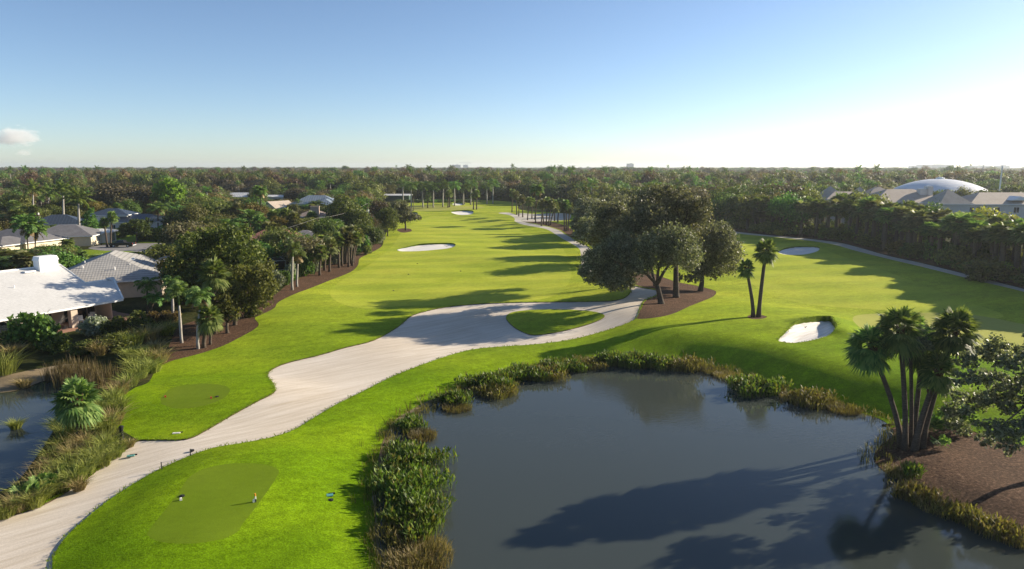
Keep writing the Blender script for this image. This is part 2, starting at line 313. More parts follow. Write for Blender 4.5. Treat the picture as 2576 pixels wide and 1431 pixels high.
def land():
    pts = []
    def grid(x0, x1, y0, y1, s):
        nx, ny = int((x1 - x0) / s), int((y1 - y0) / s)
        gx, gy = np.meshgrid(np.linspace(x0, x1, nx), np.linspace(y0, y1, ny))
        g = np.stack((gx.ravel(), gy.ravel()), 1); g += RNG.uniform(-.3, .3, g.shape) * s; pts.append(g)
    grid(-62, 75, 14, 112, 1.35); grid(-75, 110, 114, 240, 2.6); grid(-110, -78, 30, 240, 6); grid(78, 110, 20, 112, 5); grid(-110, 110, 244, 460, 5)
    for k, b in BUNK.items():
        q0, q1 = b[0].min(0) - 2, b[0].max(0) + 2; grid(q0[0], q1[0], q0[1], q1[1], .5 if k == 'b6' else .9)
    grid(-520, 520, 465, 900, 45); grid(-520, -118, -60, 460, 40); grid(118, 520, -60, 460, 40); grid(-110, 110, -60, 10, 14)
    grid(-6000, 6000, -1500, 7000, 900)
    P = np.concatenate(pts)
    V = [tuple(p) for p in P] + [(-6500, -2000), (6500, -2000), (6500, 7500), (-6500, 7500)]
    E = []
    for _, poly, _n in REG:
        b = len(V); n = len(poly); V += [tuple(p) for p in poly]; E += [(b + i, b + (i + 1) % n) for i in range(n)]
    r = delaunay_2d_cdt([Vector(v) for v in V], E, [], 0, 1e-4, False)
    V2 = np.array([(v.x, v.y) for v in r[0]]); T = np.array([f for f in r[2] if len(f) == 3])
    C = V2[T].mean(1); lab = np.full(len(T), len(REG))
    for i in range(len(REG) - 1, -1, -1):
        lab[inside(C, REG[i][1])] = i
    Z = hgt(V2[:, 0], V2[:, 1])
    OFF = {'sand': -.10, 'path': -.03, 'bunker': -.05, 'mulch': -.02, 'water': -.02}
    names = {}
    for i in range(len(REG) + 1):
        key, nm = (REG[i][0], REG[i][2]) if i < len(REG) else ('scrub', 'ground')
        tri = T[lab == i]
        if len(tri) == 0: continue
        names.setdefault((nm, key), []).append(tri)
    for (nm, key), tl in names.items():
        tri = np.concatenate(tl); u, inv = np.unique(tri, return_inverse=True); f = inv.reshape(-1, 3)
        off = OFF.get(key, 0.0); zz = Z[u].copy()
        if key == 'water': zz[:] = WATER_Z
        if key == 'bunker':
            Q = V2[u]; zz = h0(Q[:, 0], Q[:, 1])
            for P_, dep, lip, dr in BUNK.values():
                k_ = (np.abs(Q - P_.mean(0)).max(1) < np.abs(P_ - P_.mean(0)).max() + 1); d_ = seg_dist(Q[k_], P_); zz[k_] -= dep * ss(-.2, 1.6, d_) * inside(Q[k_], P_) + .12 * (d_ < .01)
        v = np.stack((V2[u, 0], V2[u, 1], zz + off), 1); F = [tuple(a) for a in f]; mi = [0] * len(F)
        if off < 0:                                      # the cut edge of the turf round a lower surface
            cnt = {}
            for a in F:
                for j in range(3):
                    e = (a[j], a[(j + 1) % 3]); k = (min(e), max(e)); cnt.setdefault(k, []).append(e)
            v = v.tolist(); top = {}
            for k, es in cnt.items():
                if len(es) == 1:
                    a, b = es[0]
                    for q in (a, b):
                        if q not in top: top[q] = len(v); v.append([v[q][0], v[q][1], Z[u[q]]]); v.append(list(v[q]))
                    F.append((top[b] + 1, top[a] + 1, top[a], top[b])); mi.append(1)
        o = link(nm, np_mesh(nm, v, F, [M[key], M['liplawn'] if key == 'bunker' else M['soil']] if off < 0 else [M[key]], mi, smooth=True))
        o['kind'] = 'structure'
land()

# ------------------------------------------------------------------ leaves, bark
def leafmat(name, c1, c2, c3, transl=.40, rough=.55, spec=.22, jit=.42, hue=.03):
    m, t, s = newmat(name)
    g = t.nodes.new('ShaderNodeNewGeometry'); oi = t.nodes.new('ShaderNodeObjectInfo')
    col = ramp(t, g.outputs['Random Per Island'], [(.1, c1), (.55, c2), (.95, c3)])
    hs = t.nodes.new('ShaderNodeHueSaturation')
    def mr(a, b):
        k = t.nodes.new('ShaderNodeMapRange'); k.inputs[3].default_value = a; k.inputs[4].default_value = b
        t.links.new(oi.outputs['Random'], k.inputs[0]); return k.outputs[0]
    t.links.new(mr(1 - jit, 1 + jit), hs.inputs['Value']); t.links.new(mr(.5 - hue, .5 + hue), hs.inputs['Hue'])
    t.links.new(col, hs.inputs['Color']); col = hs.outputs[0]
    t.links.new(col, s.inputs['Base Color']); s.inputs['Roughness'].default_value = rough; s.inputs['Specular IOR Level'].default_value = spec
    tr = t.nodes.new('ShaderNodeBsdfTranslucent'); mx = t.nodes.new('ShaderNodeMixShader'); mx.inputs[0].default_value = transl
    warm = mixc(t, 1.0, col, (1.15, 1.2, .6), 'MULTIPLY'); t.links.new(warm, tr.inputs[0])
    t.links.new(s.outputs[0], mx.inputs[1]); t.links.new(tr.outputs[0], mx.inputs[2])
    t.links.new(mx.outputs[0], t.nodes['Material Output'].inputs['Surface']); return m
LM = {
 'dark': leafmat('dark evergreen leaves', (0.041, 0.060, 0.015), (0.090, 0.113, 0.024), (0.184, 0.201, 0.041)),
 'mid': leafmat('green leaves', (0.045, 0.090, 0.018), (0.083, 0.143, 0.027), (0.150, 0.225, 0.045)),
 'olive': leafmat('olive leaves', (0.068, 0.075, 0.021), (0.128, 0.135, 0.033), (0.225, 0.225, 0.060)),
 'brown': leafmat('dry brown leaves', (0.060, 0.050, 0.028), (0.115, 0.094, 0.055), (0.19, 0.155, 0.095)),
 'rust': leafmat('rusty leaves', (0.080, 0.052, 0.022), (0.145, 0.095, 0.042), (0.22, 0.15, 0.07)),
 'oak': leafmat('grey green oak leaves', (0.069, 0.077, 0.043), (0.144, 0.152, 0.088), (0.278, 0.279, 0.177), rough=.5, spec=.3, jit=.15),
 'lime': leafmat('lime green leaves', (0.092, 0.149, 0.014), (0.149, 0.230, 0.023), (0.230, 0.322, 0.040)),
 'yellow': leafmat('yellow green leaves', (0.132, 0.120, 0.018), (0.204, 0.180, 0.030), (0.300, 0.264, 0.060)),
 'silver': leafmat('silver shrub leaves', (0.154, 0.176, 0.121), (0.220, 0.242, 0.176), (0.308, 0.330, 0.253)),
 'palm': leafmat('palm fronds', (0.071, 0.122, 0.031), (0.144, 0.201, 0.052), (0.259, 0.316, 0.101), rough=.55, spec=.22, jit=.3),
 'palm2': leafmat('dull palm fronds', (0.083, 0.091, 0.033), (0.141, 0.149, 0.058), (0.231, 0.231, 0.108), rough=.55, spec=.22),
 'feather': leafmat('feather palm fronds', (.05, .10, .02), (.095, .165, .035), (.17, .25, .065), rough=.55, spec=.22),
 'dead': leafmat('dead palm fronds', (0.120, 0.072, 0.030), (0.192, 0.120, 0.054), (0.264, 0.180, 0.096), transl=.1),
 'reed': leafmat('brown reeds', (0.077, 0.055, 0.028), (0.143, 0.110, 0.050), (0.209, 0.165, 0.077), jit=.12, hue=.006),
 'marsh': leafmat('marsh plant leaves', (0.044, 0.081, 0.013), (0.094, 0.150, 0.020), (0.188, 0.250, 0.050), jit=.12, hue=.006, rough=.5, spec=.25),
 'marsh2': leafmat('olive marsh leaves', (0.072, 0.072, 0.019), (0.144, 0.132, 0.030), (0.228, 0.204, 0.060), jit=.12, hue=.006),
 'tuft': leafmat('cord grass blades', (0.109, 0.137, 0.027), (0.218, 0.246, 0.048), (0.355, 0.369, 0.096), jit=.12, hue=.006, transl=.3),
 'tuft2': leafmat('straw grass blades', (0.158, 0.121, 0.048), (0.266, 0.206, 0.085), (0.375, 0.302, 0.145), jit=.12, hue=.006, transl=.3),
 'royal': leafmat('royal palm fronds', (.07, .13, .028), (.13, .21, .05), (.22, .31, .09), jit=.15),
 'turf': leafmat('turf blades', (.09, .17, .006), (.14, .23, .01), (.2, .28, .02), jit=.1),
 'red': leafmat('red flower heads', (0.300, 0.040, 0.020), (0.400, 0.060, 0.030), (0.500, 0.150, 0.030))}
def bark(name, a, b, sc=3.0):
    m, t, s = newmat(name); n = noise(t, stretch(t, objc(t), (1, 1, 3)), sc, 5, .7)
    t.links.new(ramp(t, n, [(.3, a), (.7, b)]), s.inputs['Base Color']); s.inputs['Roughness'].default_value = .9
    s.inputs['Specular IOR Level'].default_value = .15; bump(t, s, n, .6, .05); return m
M['bark'] = bark('grey brown bark', (.035, .027, .02), (.12, .095, .07))
M['palmbark'] = bark('palm trunk bark', (.05, .038, .028), (.13, .10, .076), 4)
M['boots'] = bark('leaf base boots', (.045, .025, .014), (.16, .095, .055), 5)
M['royal'] = bark('pale grey trunk', (.26, .24, .21), (.42, .39, .35), 1.5)
M['twig'] = bark('bleached twigs', (.22, .19, .16), (.38, .34, .3))
M['shaft'] = plain('green crownshaft', (.10, .17, .04), .4, .4)

def unit(a): return a / (np.linalg.norm(a, axis=-1, keepdims=True) + 1e-9)
class Geo:                                # collects vertices and faces of one mesh
    def __init__(g): g.V = []; g.F = []; g.MI = []; g.n = 0
    def add(g, V, F, mi=0):
        V = np.asarray(V, float)
        for f in F: g.F.append(tuple(int(i) + g.n for i in f)); g.MI.append(mi)
        g.V.append(V); g.n += len(V); return g
    def quads(g, V, mi=0):                # V: (n,4,3)
        k = len(V); idx = np.arange(4 * k).reshape(k, 4); return g.add(V.reshape(-1, 3), idx, mi)
    def box(g, c, s, rz=0.0, mi=0, taper=1.0):
        x, y, z = np.array(s) / 2.0; P = []
        for k, f in ((-1, 1.0), (1, taper)):
            for a, b in ((-1, -1), (1, -1), (1, 1), (-1, 1)): P.append((a * x * f, b * y * f, k * z))
        P = np.array(P); co, si = math.cos(rz), math.sin(rz)
        P = np.stack((P[:, 0] * co - P[:, 1] * si, P[:, 0] * si + P[:, 1] * co, P[:, 2]), 1) + np.array(c)
        return g.add(P, [(3, 2, 1, 0), (4, 5, 6, 7), (0, 1, 5, 4), (1, 2, 6, 5), (2, 3, 7, 6), (3, 0, 4, 7)], mi)
    def tube(g, pts, rad, n=7, mi=0, cap=True):
        pts = np.asarray(pts, float); rad = np.broadcast_to(np.asarray(rad, float), (len(pts),)); V = []
        for i, p in enumerate(pts):
            d = pts[min(i + 1, len(pts) - 1)] - pts[max(i - 1, 0)]; d = d / (np.linalg.norm(d) + 1e-9)
            a = np.array((1.0, 0, 0)) if abs(d[0]) < .9 else np.array((0, 1.0, 0))
            u = np.cross(d, a); u /= np.linalg.norm(u); w = np.cross(d, u)
            for k in range(n):
                q = 2 * math.pi * k / n; V.append(p + rad[i] * (math.cos(q) * u + math.sin(q) * w))
        F = [(i * n + k, i * n + (k + 1) % n, (i + 1) * n + (k + 1) % n, (i + 1) * n + k) for i in range(len(pts) - 1) for k in range(n)]
        if cap: F += [tuple(range((len(pts) - 1) * n, len(pts) * n)), tuple(range(n - 1, -1, -1))]
        return g.add(V, F, mi)
    def mesh(g, name, mats, smooth=False):
        return np_mesh(name, np.concatenate(g.V), g.F, mats, g.MI, smooth)
    def build(g, name, mats, parent=None, smooth=False): return link(name, g.mesh(name, mats, smooth), parent)

def cards(C, L, Wd, R, out=None, bias=.6):    # leaf shaped faces round centres C
    n = len(C); nn = R.normal(size=(n, 3))
    nn = unit(unit(nn) + (bias * out if out is not None else 0))
    t = unit(np.cross(nn, R.normal(size=(n, 3)))); b = np.cross(nn, t)
    L = np.broadcast_to(L, (n,))[:, None] / 2; Wd = np.broadcast_to(Wd, (n,))[:, None] / 2
    return np.stack((C - t * L, C + b * Wd, C + t * L, C - b * Wd), 1)
def quad_mesh(name, Q, mats, mi=None):
    Q = np.asarray(Q); return np_mesh(name, Q.reshape(-1, 3), np.arange(4 * len(Q)).reshape(-1, 4), mats, mi)
def broad(seed, w, h, hb, lobes, per, leaf, shape='round', lob=(.26, .42), trunk_r=None, limbs=7, lean=0.0, bias=.8):
    R = np.random.default_rng(seed); hc = h - hb; C = []
    for i in range(lobes):
        for _ in range(40):
            d = unit(R.normal(size=3)); d[2] = abs(d[2]) * (1 if R.random() < .8 else -.7)
            f = R.uniform(.35, .82)
            if shape == 'cone':
                z = R.random() ** 1.3; r = (1 - z) * .85 * R.uniform(.3, 1); a = R.uniform(0, 6.283)
                c = np.array((r * w / 2 * math.cos(a), r * w / 2 * math.sin(a), hb + z * hc * .95))
            elif shape == 'spread':
                c = np.array((d[0] * f * w / 2 * 1.08, d[1] * f * w / 2 * 1.08, hb + hc * (.42 + .5 * d[2] * f)))
            else: c = np.array((d[0] * f * w / 2, d[1] * f * w / 2, hb + hc * (.40 + .56 * d[2] * f)))
            if all(np.linalg.norm((c - q[0]) / np.array((w, w, hc))) > .09 for q in C): break
        r = w / 2 * R.uniform(*lob) * (.75 if shape == 'cone' else 1)
        C.append((c, r))
    Q = []
    for c, r in C:
        k = int(per * (r / (w / 2 * .34)) ** 2); d = unit(R.normal(size=(k, 3)))
        rr = r * np.clip(R.normal(.86, .20, (k, 1)), .15, 1.35)
        p = c + d * rr * np.array((1, 1, .78)); p[:, 2] = np.maximum(p[:, 2], .12)
        p[:, 0] += lean * p[:, 2]
        ls = leaf * R.uniform(.6, 1.35, k)
        Q.append(cards(p, ls * 1.15, ls * .75, R, d, bias))
    Q = np.concatenate(Q); G = Geo(); tr = trunk_r or w * .022 + .06
    if trunk_r != 0:
        top = np.array((lean * hb + R.normal() * .1, R.normal() * .1, hb + hc * .22))
        mid = np.array((R.normal() * w * .012, R.normal() * w * .012, top[2] * .5))
        G.tube([(0, 0, -.3), (0, 0, .15), mid, top], [tr * 1.7, tr * 1.15, tr * .9, tr * .62], 8)
        for c, r in sorted(C, key=lambda q: R.random())[:limbs]:
            s = mid + (top - mid) * R.uniform(.3, 1.0); c = c + np.array((lean * c[2], 0, 0)); m = s * .5 + c * .5 + np.array((0, 0, .04 * w)) + R.normal(size=3) * w * .02
            G.tube([s, m, c], [tr * .5, tr * .3, tr * .1], 5)
    return Q, G
def fan(o, az, el, pet, bl, K, R, droop=.35):     # a costapalmate frond: petiole and pleated fan
    d = np.array((math.cos(az) * math.cos(el), math.sin(az) * math.cos(el), math.sin(el)))
    sd = np.array((-math.sin(az), math.cos(az), 0.0)); up = np.cross(d, sd)
    if up[2] < 0: up = -up
    e = o + d * pet; e[2] -= .10 * pet * math.cos(el); q = []
    q.append(np.stack((o - sd * .025, o + sd * .025, e + sd * .015, e - sd * .015)))
    for k in range(K):
        a = math.radians(-112 + 224 * k / (K - 1)); da = math.radians(224 / K * .8)
        L = bl * (1 - .22 * abs(a) / 2) * R.uniform(.88, 1.08)
        def pt(an, f, dz): return e + (d * math.cos(an) + sd * math.sin(an)) * L * f + up * (-.16 * abs(math.sin(an)) * L * f) + np.array((0, 0, -dz))
        q.append(np.stack((e, pt(a - da, .55, droop * L * .12), pt(a, 1.0, droop * L * R.uniform(.55, 1.0)), pt(a + da, .55, droop * L * .12))))
    return q
def sabal(seed, h, rad, n=30, K=11, tr=.19, bend=(0, 0), dead=4, boots=.35):
    R = np.random.default_rng(seed); top = np.array((bend[0], bend[1], h)); G = Geo()
    z = np.linspace(0, 1, 7); P = np.stack((bend[0] * z ** 1.4, bend[1] * z ** 1.4, h * z - .3 * (z == 0)), 1)
    rr = tr * (1.25 - .35 * z); rr[0] = tr * 1.7
    G.tube(P, rr, 9)
    B = Geo(); m = int(60 * boots) + 8
    for i in range(m):
        f = 1 - boots * .5 * R.random(); a = R.uniform(0, 6.283); c = np.array((bend[0] * f ** 1.4, bend[1] * f ** 1.4, h * f))
        d = np.array((math.cos(a), math.sin(a), 0)); B.tube([c + d * tr * .7, c + d * (tr * 1.5) + np.array((0, 0, .25)), c + d * (tr * 1.9) + np.array((0, 0, .5))], [.09, .07, .03], 4)
    Q = []
    for i in range(n):
        f = (i + .5) / n; el = math.radians(80 - 125 * f ** .85 + R.uniform(-9, 9)); az = i * 2.39996 + R.uniform(-.25, .25)
        Q += fan(top + np.array((0, 0, .25 - .5 * f)), az, el, rad * R.uniform(.36, .5), rad * R.uniform(.58, .7), K, R, .25 + .35 * f)
    D = []
    for i in range(dead):
        D += fan(top - np.array((0, 0, .35)), R.uniform(0, 6.283), math.radians(R.uniform(-75, -50)), rad * .4, rad * .42, K - 2, R, .2)
    return np.array(Q), G, B, np.array(D) if dead else None
def feather(o, az, el, L, K, R, wid=.8, curl=1.5, strip=.16):
    q = []; d = np.array((math.cos(az), math.sin(az), 0.0)); sd = np.array((-math.sin(az), math.cos(az), 0.0))
    P = [np.array(o, float)]; T = []; a = el; m = 9
    for i in range(m):
        t = d * math.cos(a) + np.array((0, 0, math.sin(a))); T.append(t); P.append(P[-1] + t * L / m); a -= curl / m * (.5 + i / m)
    T.append(T[-1]); P = np.array(P); T = np.array(T)
    for i in range(m):
        w = .05 * (1 - i / m) + .012; q.append(np.stack((P[i] - sd * w, P[i] + sd * w, P[i + 1] + sd * w * .8, P[i + 1] - sd * w * .8)))
    for k in range(K):
        s = .14 + .84 * (k + R.uniform(0, .6)) / K; f = s * m; i = min(int(f), m - 1); p = P[i] + (P[i + 1] - P[i]) * (f - i); t = T[i]
        ll = wid * (math.sin(math.pi * min(1, s * .93 + .12)) ** .6 + .12) * R.uniform(.85, 1.1)
        for sg in (-1, 1):
            dr = unit(sd * sg * .85 + t * .45 + np.array((0, 0, R.uniform(-.55, .15))))
            e = p + dr * ll; e[2] -= .28 * ll; mid = p + dr * ll * .5; b = t * (strip * .5)
            q.append(np.stack((p, mid - b, e, mid + b)))
    return q
def royal(seed, h, L, n=20, K=24, tr=.24, shaft=True, wid=.9, curl=1.6, bend=(0, 0), strip=.17, drop=0):
    R = np.random.default_rng(seed); G = Geo(); sh = 1.6 if shaft else 0.2; z = np.linspace(0, 1, 7)
    P = np.stack((bend[0] * z ** 1.6, bend[1] * z ** 1.6, (h - sh) * z - .3 * (z == 0)), 1)
    rr = tr * np.array((1.35, 1.0, 1.05, 1.12, 1.0, .8, .62)) if shaft else tr * np.array((1.6, 1.0, .85, .8, .75, .72, .7))
    G.tube(P, rr, 9); top = P[-1]; H = None
    if shaft:
        H = Geo(); H.tube([top, top + np.array((0, 0, sh * .5)), top + np.array((0, 0, sh))], [tr * .72, tr * .6, tr * .25], 8)
    c = top + np.array((0, 0, sh)); Q = []
    for i in range(n):
        f = (i + .5) / n; el = math.radians(78 - 88 * f + R.uniform(-8, 8)); az = i * 2.39996 + R.uniform(-.3, .3)
        Q += feather(c, az, el, L * R.uniform(.85, 1.08), K, R, wid, curl * R.uniform(.8, 1.15), strip)
    D = []
    for i in range(drop): D += feather(c - np.array((0, 0, .2)), R.uniform(0, 6.283), math.radians(R.uniform(-45, -15)), L * .8, K, R, wid * .8, 1.1, strip)
    return np.array(Q), G, H, np.array(D) if drop else None
def blades(n, rad, hgt_, w, R, lean=.6, arch=.5, flat=0.0):    # arching grass: two faces a blade
    a = R.uniform(0, 6.283, n); r = rad * np.sqrt(R.random(n)); b = np.stack((r * np.cos(a), r * np.sin(a), np.zeros(n)), 1)
    d = np.stack((np.cos(a + R.normal(0, .5, n)), np.sin(a + R.normal(0, .5, n)), np.zeros(n)), 1)
    s = np.stack((-d[:, 1], d[:, 0], np.zeros(n)), 1); s = unit(s + R.normal(0, .4, (n, 3)))
    H = hgt_ * R.uniform(.6, 1.1, n)[:, None]; ln = lean * (R.random((n, 1)) * .8 + .4 * (r / max(rad, 1e-6))[:, None])
    up = np.array((0, 0, 1.0)); m = b + d * H * ln * .45 + up * H * .62; t = b + d * H * ln * (1.0 + arch * .5) + up * H * (1.0 - .30 * arch * R.random((n, 1)))
    w = w * R.uniform(.7, 1.2, (n, 1)) / 2
    q1 = np.stack((b - s * w, b + s * w, m + s * w * .9, m - s * w * .9), 1)
    q2 = np.stack((m - s * w * .9, m + s * w * .9, t + s * w * .12, t - s * w * .12), 1)
    return np.concatenate((q1, q2))
def lances(n, rx, ry, hgt_, R, lw=.09, ll=.3):      # upright stalked leaves of pickerel weed
    a = R.uniform(0, 6.283, n); f1, f2 = R.uniform(0, 6.28, 2); q = np.sqrt(R.random(n)); r = q * (1 + .30 * np.sin(3 * a + f1) + .22 * np.sin(5 * a + f2) + R.normal(0, .08, n)); b = np.stack((r * rx * np.cos(a), r * ry * np.sin(a), np.zeros(n)), 1)
    H = hgt_ * (1 - .30 * q ** 2 + .28 * np.sin(b[:, 0] * 2.3 + f1) * np.sin(b[:, 1] * 1.9 + f2)) * R.uniform(.45, 1.12, n); d = R.normal(size=(n, 3)); d[:, 2] = 0; d = unit(d)
    e = b + d * (H * R.uniform(.05, .4, n))[:, None]; e[:, 2] = H; s = unit(np.cross(d, (0, 0, 1.0)) + R.normal(0, .3, (n, 3)))
    st = .012; q1 = np.stack((b - s * st, b + s * st, e + s * st, e - s * st), 1)
    L = ll * R.uniform(.7, 1.3, n)[:, None]; tip = e + unit(d * .5 + np.array((0, 0, .9)) + R.normal(0, .25, (n, 3))) * L; mid = e * .5 + tip * .5
    q2 = np.stack((e, mid - s * lw * .5, tip, mid + s * lw * .5), 1)
    return np.concatenate((q1, q2))

# ------------------------------------------------------------------ the kinds of tree: one list of part meshes each
PROTO = {}
def kind(name, parts, h, w):              # size of the kind as built
    me = parts[0][1]; c = np.empty(len(me.vertices) * 3, np.float32); me.vertices.foreach_get('co', c); c = c.reshape(-1, 3)
    PROTO[name] = (parts, float(np.percentile(c[:, 2], 99.3)), float(np.ptp(np.percentile(c[:, :2], [1.5, 98.5], axis=0), axis=0).mean()))
def mk_broad(key, seed, mat, w, h, hb, lobes, per, leaf, **k):
    Q, G = broad(seed, w, h, hb, lobes, per, leaf, **k); p = [('crown', quad_mesh('crown', Q, LM[mat]))]
    if G.n: p.append(('trunk', G.mesh('trunk', M['bark'], True)))
    kind(key, p, h, w)
for i, m in enumerate(('dark', 'mid', 'olive', 'brown', 'rust', 'yellow', 'lime')):
    for v in range(2):
        mk_broad(f'{m}{v}', 30 + i * 5 + v, m, 10.0, 10.0, 1.4, 24, 190, .46, shape=('round', 'spread')[v], limbs=5, lob=(.30, .50), bias=1.25)
for v in range(2): mk_broad(f'cypress{v}', 90 + v, 'olive', 5.0, 14.0, 1.5, 46, 90, .42, shape='cone', limbs=8)
for v in range(2): mk_broad(f'oak{v}', 60 + v, 'oak', 10.0, 10.0, 1.6, 34, 190, .44, shape=('spread', 'round')[v], limbs=7)
for v, m in enumerate(('mid', 'dark', 'silver', 'lime', 'olive', 'rust', 'yellow')):
    mk_broad(f'bush_{m}', 120 + v, m, 3.0, 2.2, -.2, 16, 110, .24, trunk_r=0, lob=(.3, .48))
def mk_sabal(key, seed, mat, h, rad, **k):
    Q, G, B, D = sabal(seed, h, rad, **k); p = [('crown', quad_mesh('crown', Q, LM[mat])), ('trunk', G.mesh('trunk', M['palmbark'], True)), ('boots', B.mesh('boots', M['boots']))]
    if D is not None: p.append(('dead_fronds', quad_mesh('dead_fronds', D, LM['dead'])))
    kind(key, p, h + rad * .85, rad * 2)
for v in range(3): mk_sabal(f'sabal{v}', 200 + v, 'palm' if v != 1 else 'palm2', 8.0, 1.75, n=34, K=9, dead=(1, 4, 2)[v])
def mk_royal(key, seed, h, L, mat='royal', bk='royal', **k):
    Q, G, H, D = royal(seed, h, L, **k); p = [('crown', quad_mesh('crown', Q, LM[mat])), ('trunk', G.mesh('trunk', M[bk], True))]
    if H: p.append(('crownshaft', H.mesh('crownshaft', M['shaft'], True)))
    if D is not None: p.append(('dead_fronds', quad_mesh('dead_fronds', D, LM['dead'])))
    kind(key, p, h + L * .45, L * 1.75)
for v in range(2): mk_royal(f'royal{v}', 220 + v, 12.0, 3.6, K=18, strip=.38, curl=1.4)
for v in range(2): mk_royal(f'coco{v}', 230 + v, 8.5, 3.8, n=17, shaft=False, tr=.17, bk='palmbark', wid=.85, curl=2.0, bend=(.5, .2), drop=2, K=18, strip=.34)
for v in range(2): mk_royal(f'foxtail{v}', 240 + v, 6.5, 2.5, n=11, K=34, tr=.17, wid=.5, curl=1.9, strip=.12, drop=2)
KIND_NAME = {'oak': 'oak_tree', 'dark': 'broadleaf_tree', 'mid': 'broadleaf_tree', 'olive': 'broadleaf_tree', 'brown': 'broadleaf_tree', 'rust': 'broadleaf_tree', 'yellow': 'broadleaf_tree', 'lime': 'broadleaf_tree', 'cypress': 'conifer_tree', 'sabal': 'fan_palm', 'royal': 'royal_palm', 'coco': 'feather_palm', 'foxtail': 'foxtail_palm', 'bush_': 'shrub'}
def kname(k):
    for a, b in KIND_NAME.items():
        if k.startswith(a): return b
def plant(key, p, h, w, label=None, group=None, rz=None, name=None):
    parts, h0_, w0_ = PROTO[key]; nm = name or kname(key)
    o = thing(nm, label, 'palm' if 'palm' in nm else ('shrub' if nm == 'shrub' else 'tree'), tuple(p), rnd.uniform(0, 6.28) if rz is None else rz, group)
    o.scale = (w / w0_, w / w0_, h / h0_)
    for pn, me in parts: link(pn, me, o)
    return o
def plant_px(key, x, yb, yt, wpx, label, group=None, rz=None, name=None):
    p = ground(x, yb); a, b, c = ray(x, yb); mpp = p[1] / b
    h = aty(x, yt, p[1])[2] - p[2]
    return plant(key, p, h, wpx * mpp, label, group, rz, name)

# ------------------------------------------------------------------ building materials (pattern laid along each face)
def auto_uv(me):
    uv = me.uv_layers.new(name='UVMap'); co = [v.co for v in me.vertices]
    for p in me.polygons:
        n = p.normal; u = Vector((0, 0, 1)).cross(n)
        u = u.normalized() if u.length > .05 else Vector((1, 0, 0)); w = n.cross(u)
        for li in p.loop_indices:
            c = co[me.loops[li].vertex_index]; uv.data[li].uv = (c.dot(u), c.dot(w))
    return me
def roof_mat(name, a, b, du, dv, kind_, rough=.7, metal=0.0, spec=.3, depth=.05):
    m, t, s = newmat(name); uv = t.nodes.new('ShaderNodeTexCoord').outputs['UV']
    sp = t.nodes.new('ShaderNodeSeparateXYZ'); t.links.new(uv, sp.inputs[0])
    def math_(op, x, y=None):
        n = t.nodes.new('ShaderNodeMath'); n.operation = op
        for i, q in ((0, x), (1, y)):
            if q is None: continue
            if isinstance(q, (int, float)): n.inputs[i].default_value = q
            else: t.links.new(q, n.inputs[i])
        return n.outputs[0]
    fu = math_('FRACT', math_('DIVIDE', sp.outputs[0], du)); fv = math_('FRACT', math_('DIVIDE', sp.outputs[1], dv))
    if kind_ == 'seam': hh = math_('LESS_THAN', fu, .16)
    elif kind_ == 'flat': hh = math_('SUBTRACT', 1.0, fv)
    else: hh = math_('ADD', math_('MULTIPLY', math_('ABSOLUTE', math_('SINE', math_('MULTIPLY', sp.outputs[0], math.pi / du))), .3), math_('MULTIPLY', math_('SUBTRACT', 1.0, fv), 1.0))
    n1 = noise(t, objc(t), .5, 5, .65); n2 = noise(t, stretch(t, uv, (2, 5, 1)), 1.3, 3)
    col = ramp(t, n1, [(.3, a), (.7, b)])
    col = mixc(t, 1.0, col, ramp(t, n2, [(.3, (.86,) * 3), (.7, (1.1,) * 3)]), 'MULTIPLY')
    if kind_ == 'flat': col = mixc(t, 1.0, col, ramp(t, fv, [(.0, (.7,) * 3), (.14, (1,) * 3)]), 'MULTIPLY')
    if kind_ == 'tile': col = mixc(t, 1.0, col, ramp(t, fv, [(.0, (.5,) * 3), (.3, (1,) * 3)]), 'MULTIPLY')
    if kind_ == 'seam': col = mixc(t, 1.0, col, ramp(t, fu, [(.16, (1.25,) * 3), (.22, (.86,) * 3)]), 'MULTIPLY')
    t.links.new(col, s.inputs['Base Color']); s.inputs['Roughness'].default_value = rough; s.inputs['Metallic'].default_value = metal
    s.inputs['Specular IOR Level'].default_value = spec; bump(t, s, hh, .8, depth); return m
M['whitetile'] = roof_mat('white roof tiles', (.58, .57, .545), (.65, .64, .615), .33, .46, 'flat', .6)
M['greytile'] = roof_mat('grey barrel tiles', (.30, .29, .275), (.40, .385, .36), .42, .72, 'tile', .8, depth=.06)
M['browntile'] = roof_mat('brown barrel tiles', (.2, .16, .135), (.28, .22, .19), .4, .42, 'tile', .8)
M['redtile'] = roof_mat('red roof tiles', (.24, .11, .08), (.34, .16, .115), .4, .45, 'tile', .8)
M['slate'] = roof_mat('grey shingles', (.13, .125, .13), (.19, .185, .19), .3, .3, 'flat', .85)
M['club'] = roof_mat('taupe shingles', (.38, .315, .25), (.47, .40, .33), .4, .45, 'flat', .85)
M['navy'] = roof_mat('dark blue metal roof', (.045, .06, .085), (.06, .08, .11), .9, 5, 'seam', .4, .3, .5)
M['seamgrey'] = roof_mat('blue grey metal roof', (.24, .29, .33), (.30, .35, .39), 1.0, 5, 'seam', .4, .3, .5)
M['seamwhite'] = roof_mat('white metal roof', (.58, .58, .56), (.68, .68, .66), 1.0, 5, 'seam', .5)
M['dome'] = roof_mat('white dome skin', (.60, .62, .66), (.74, .74, .74), 3.0, 2.0, 'flat', .5)
M['white'] = plain('white stucco', (.72, .70, .66), .85, .2, var=.06)
M['cream'] = plain('cream stucco', (.62, .55, .40), .85, .2, var=.08)
M['beige'] = plain('beige stucco', (.52, .43, .34), .85, .2, var=.08)
M['tan'] = plain('tan stucco', (.40, .30, .24), .85, .2, var=.08)
M['sage'] = plain('pale sage siding', (.48, .52, .48), .8, .2, var=.06)
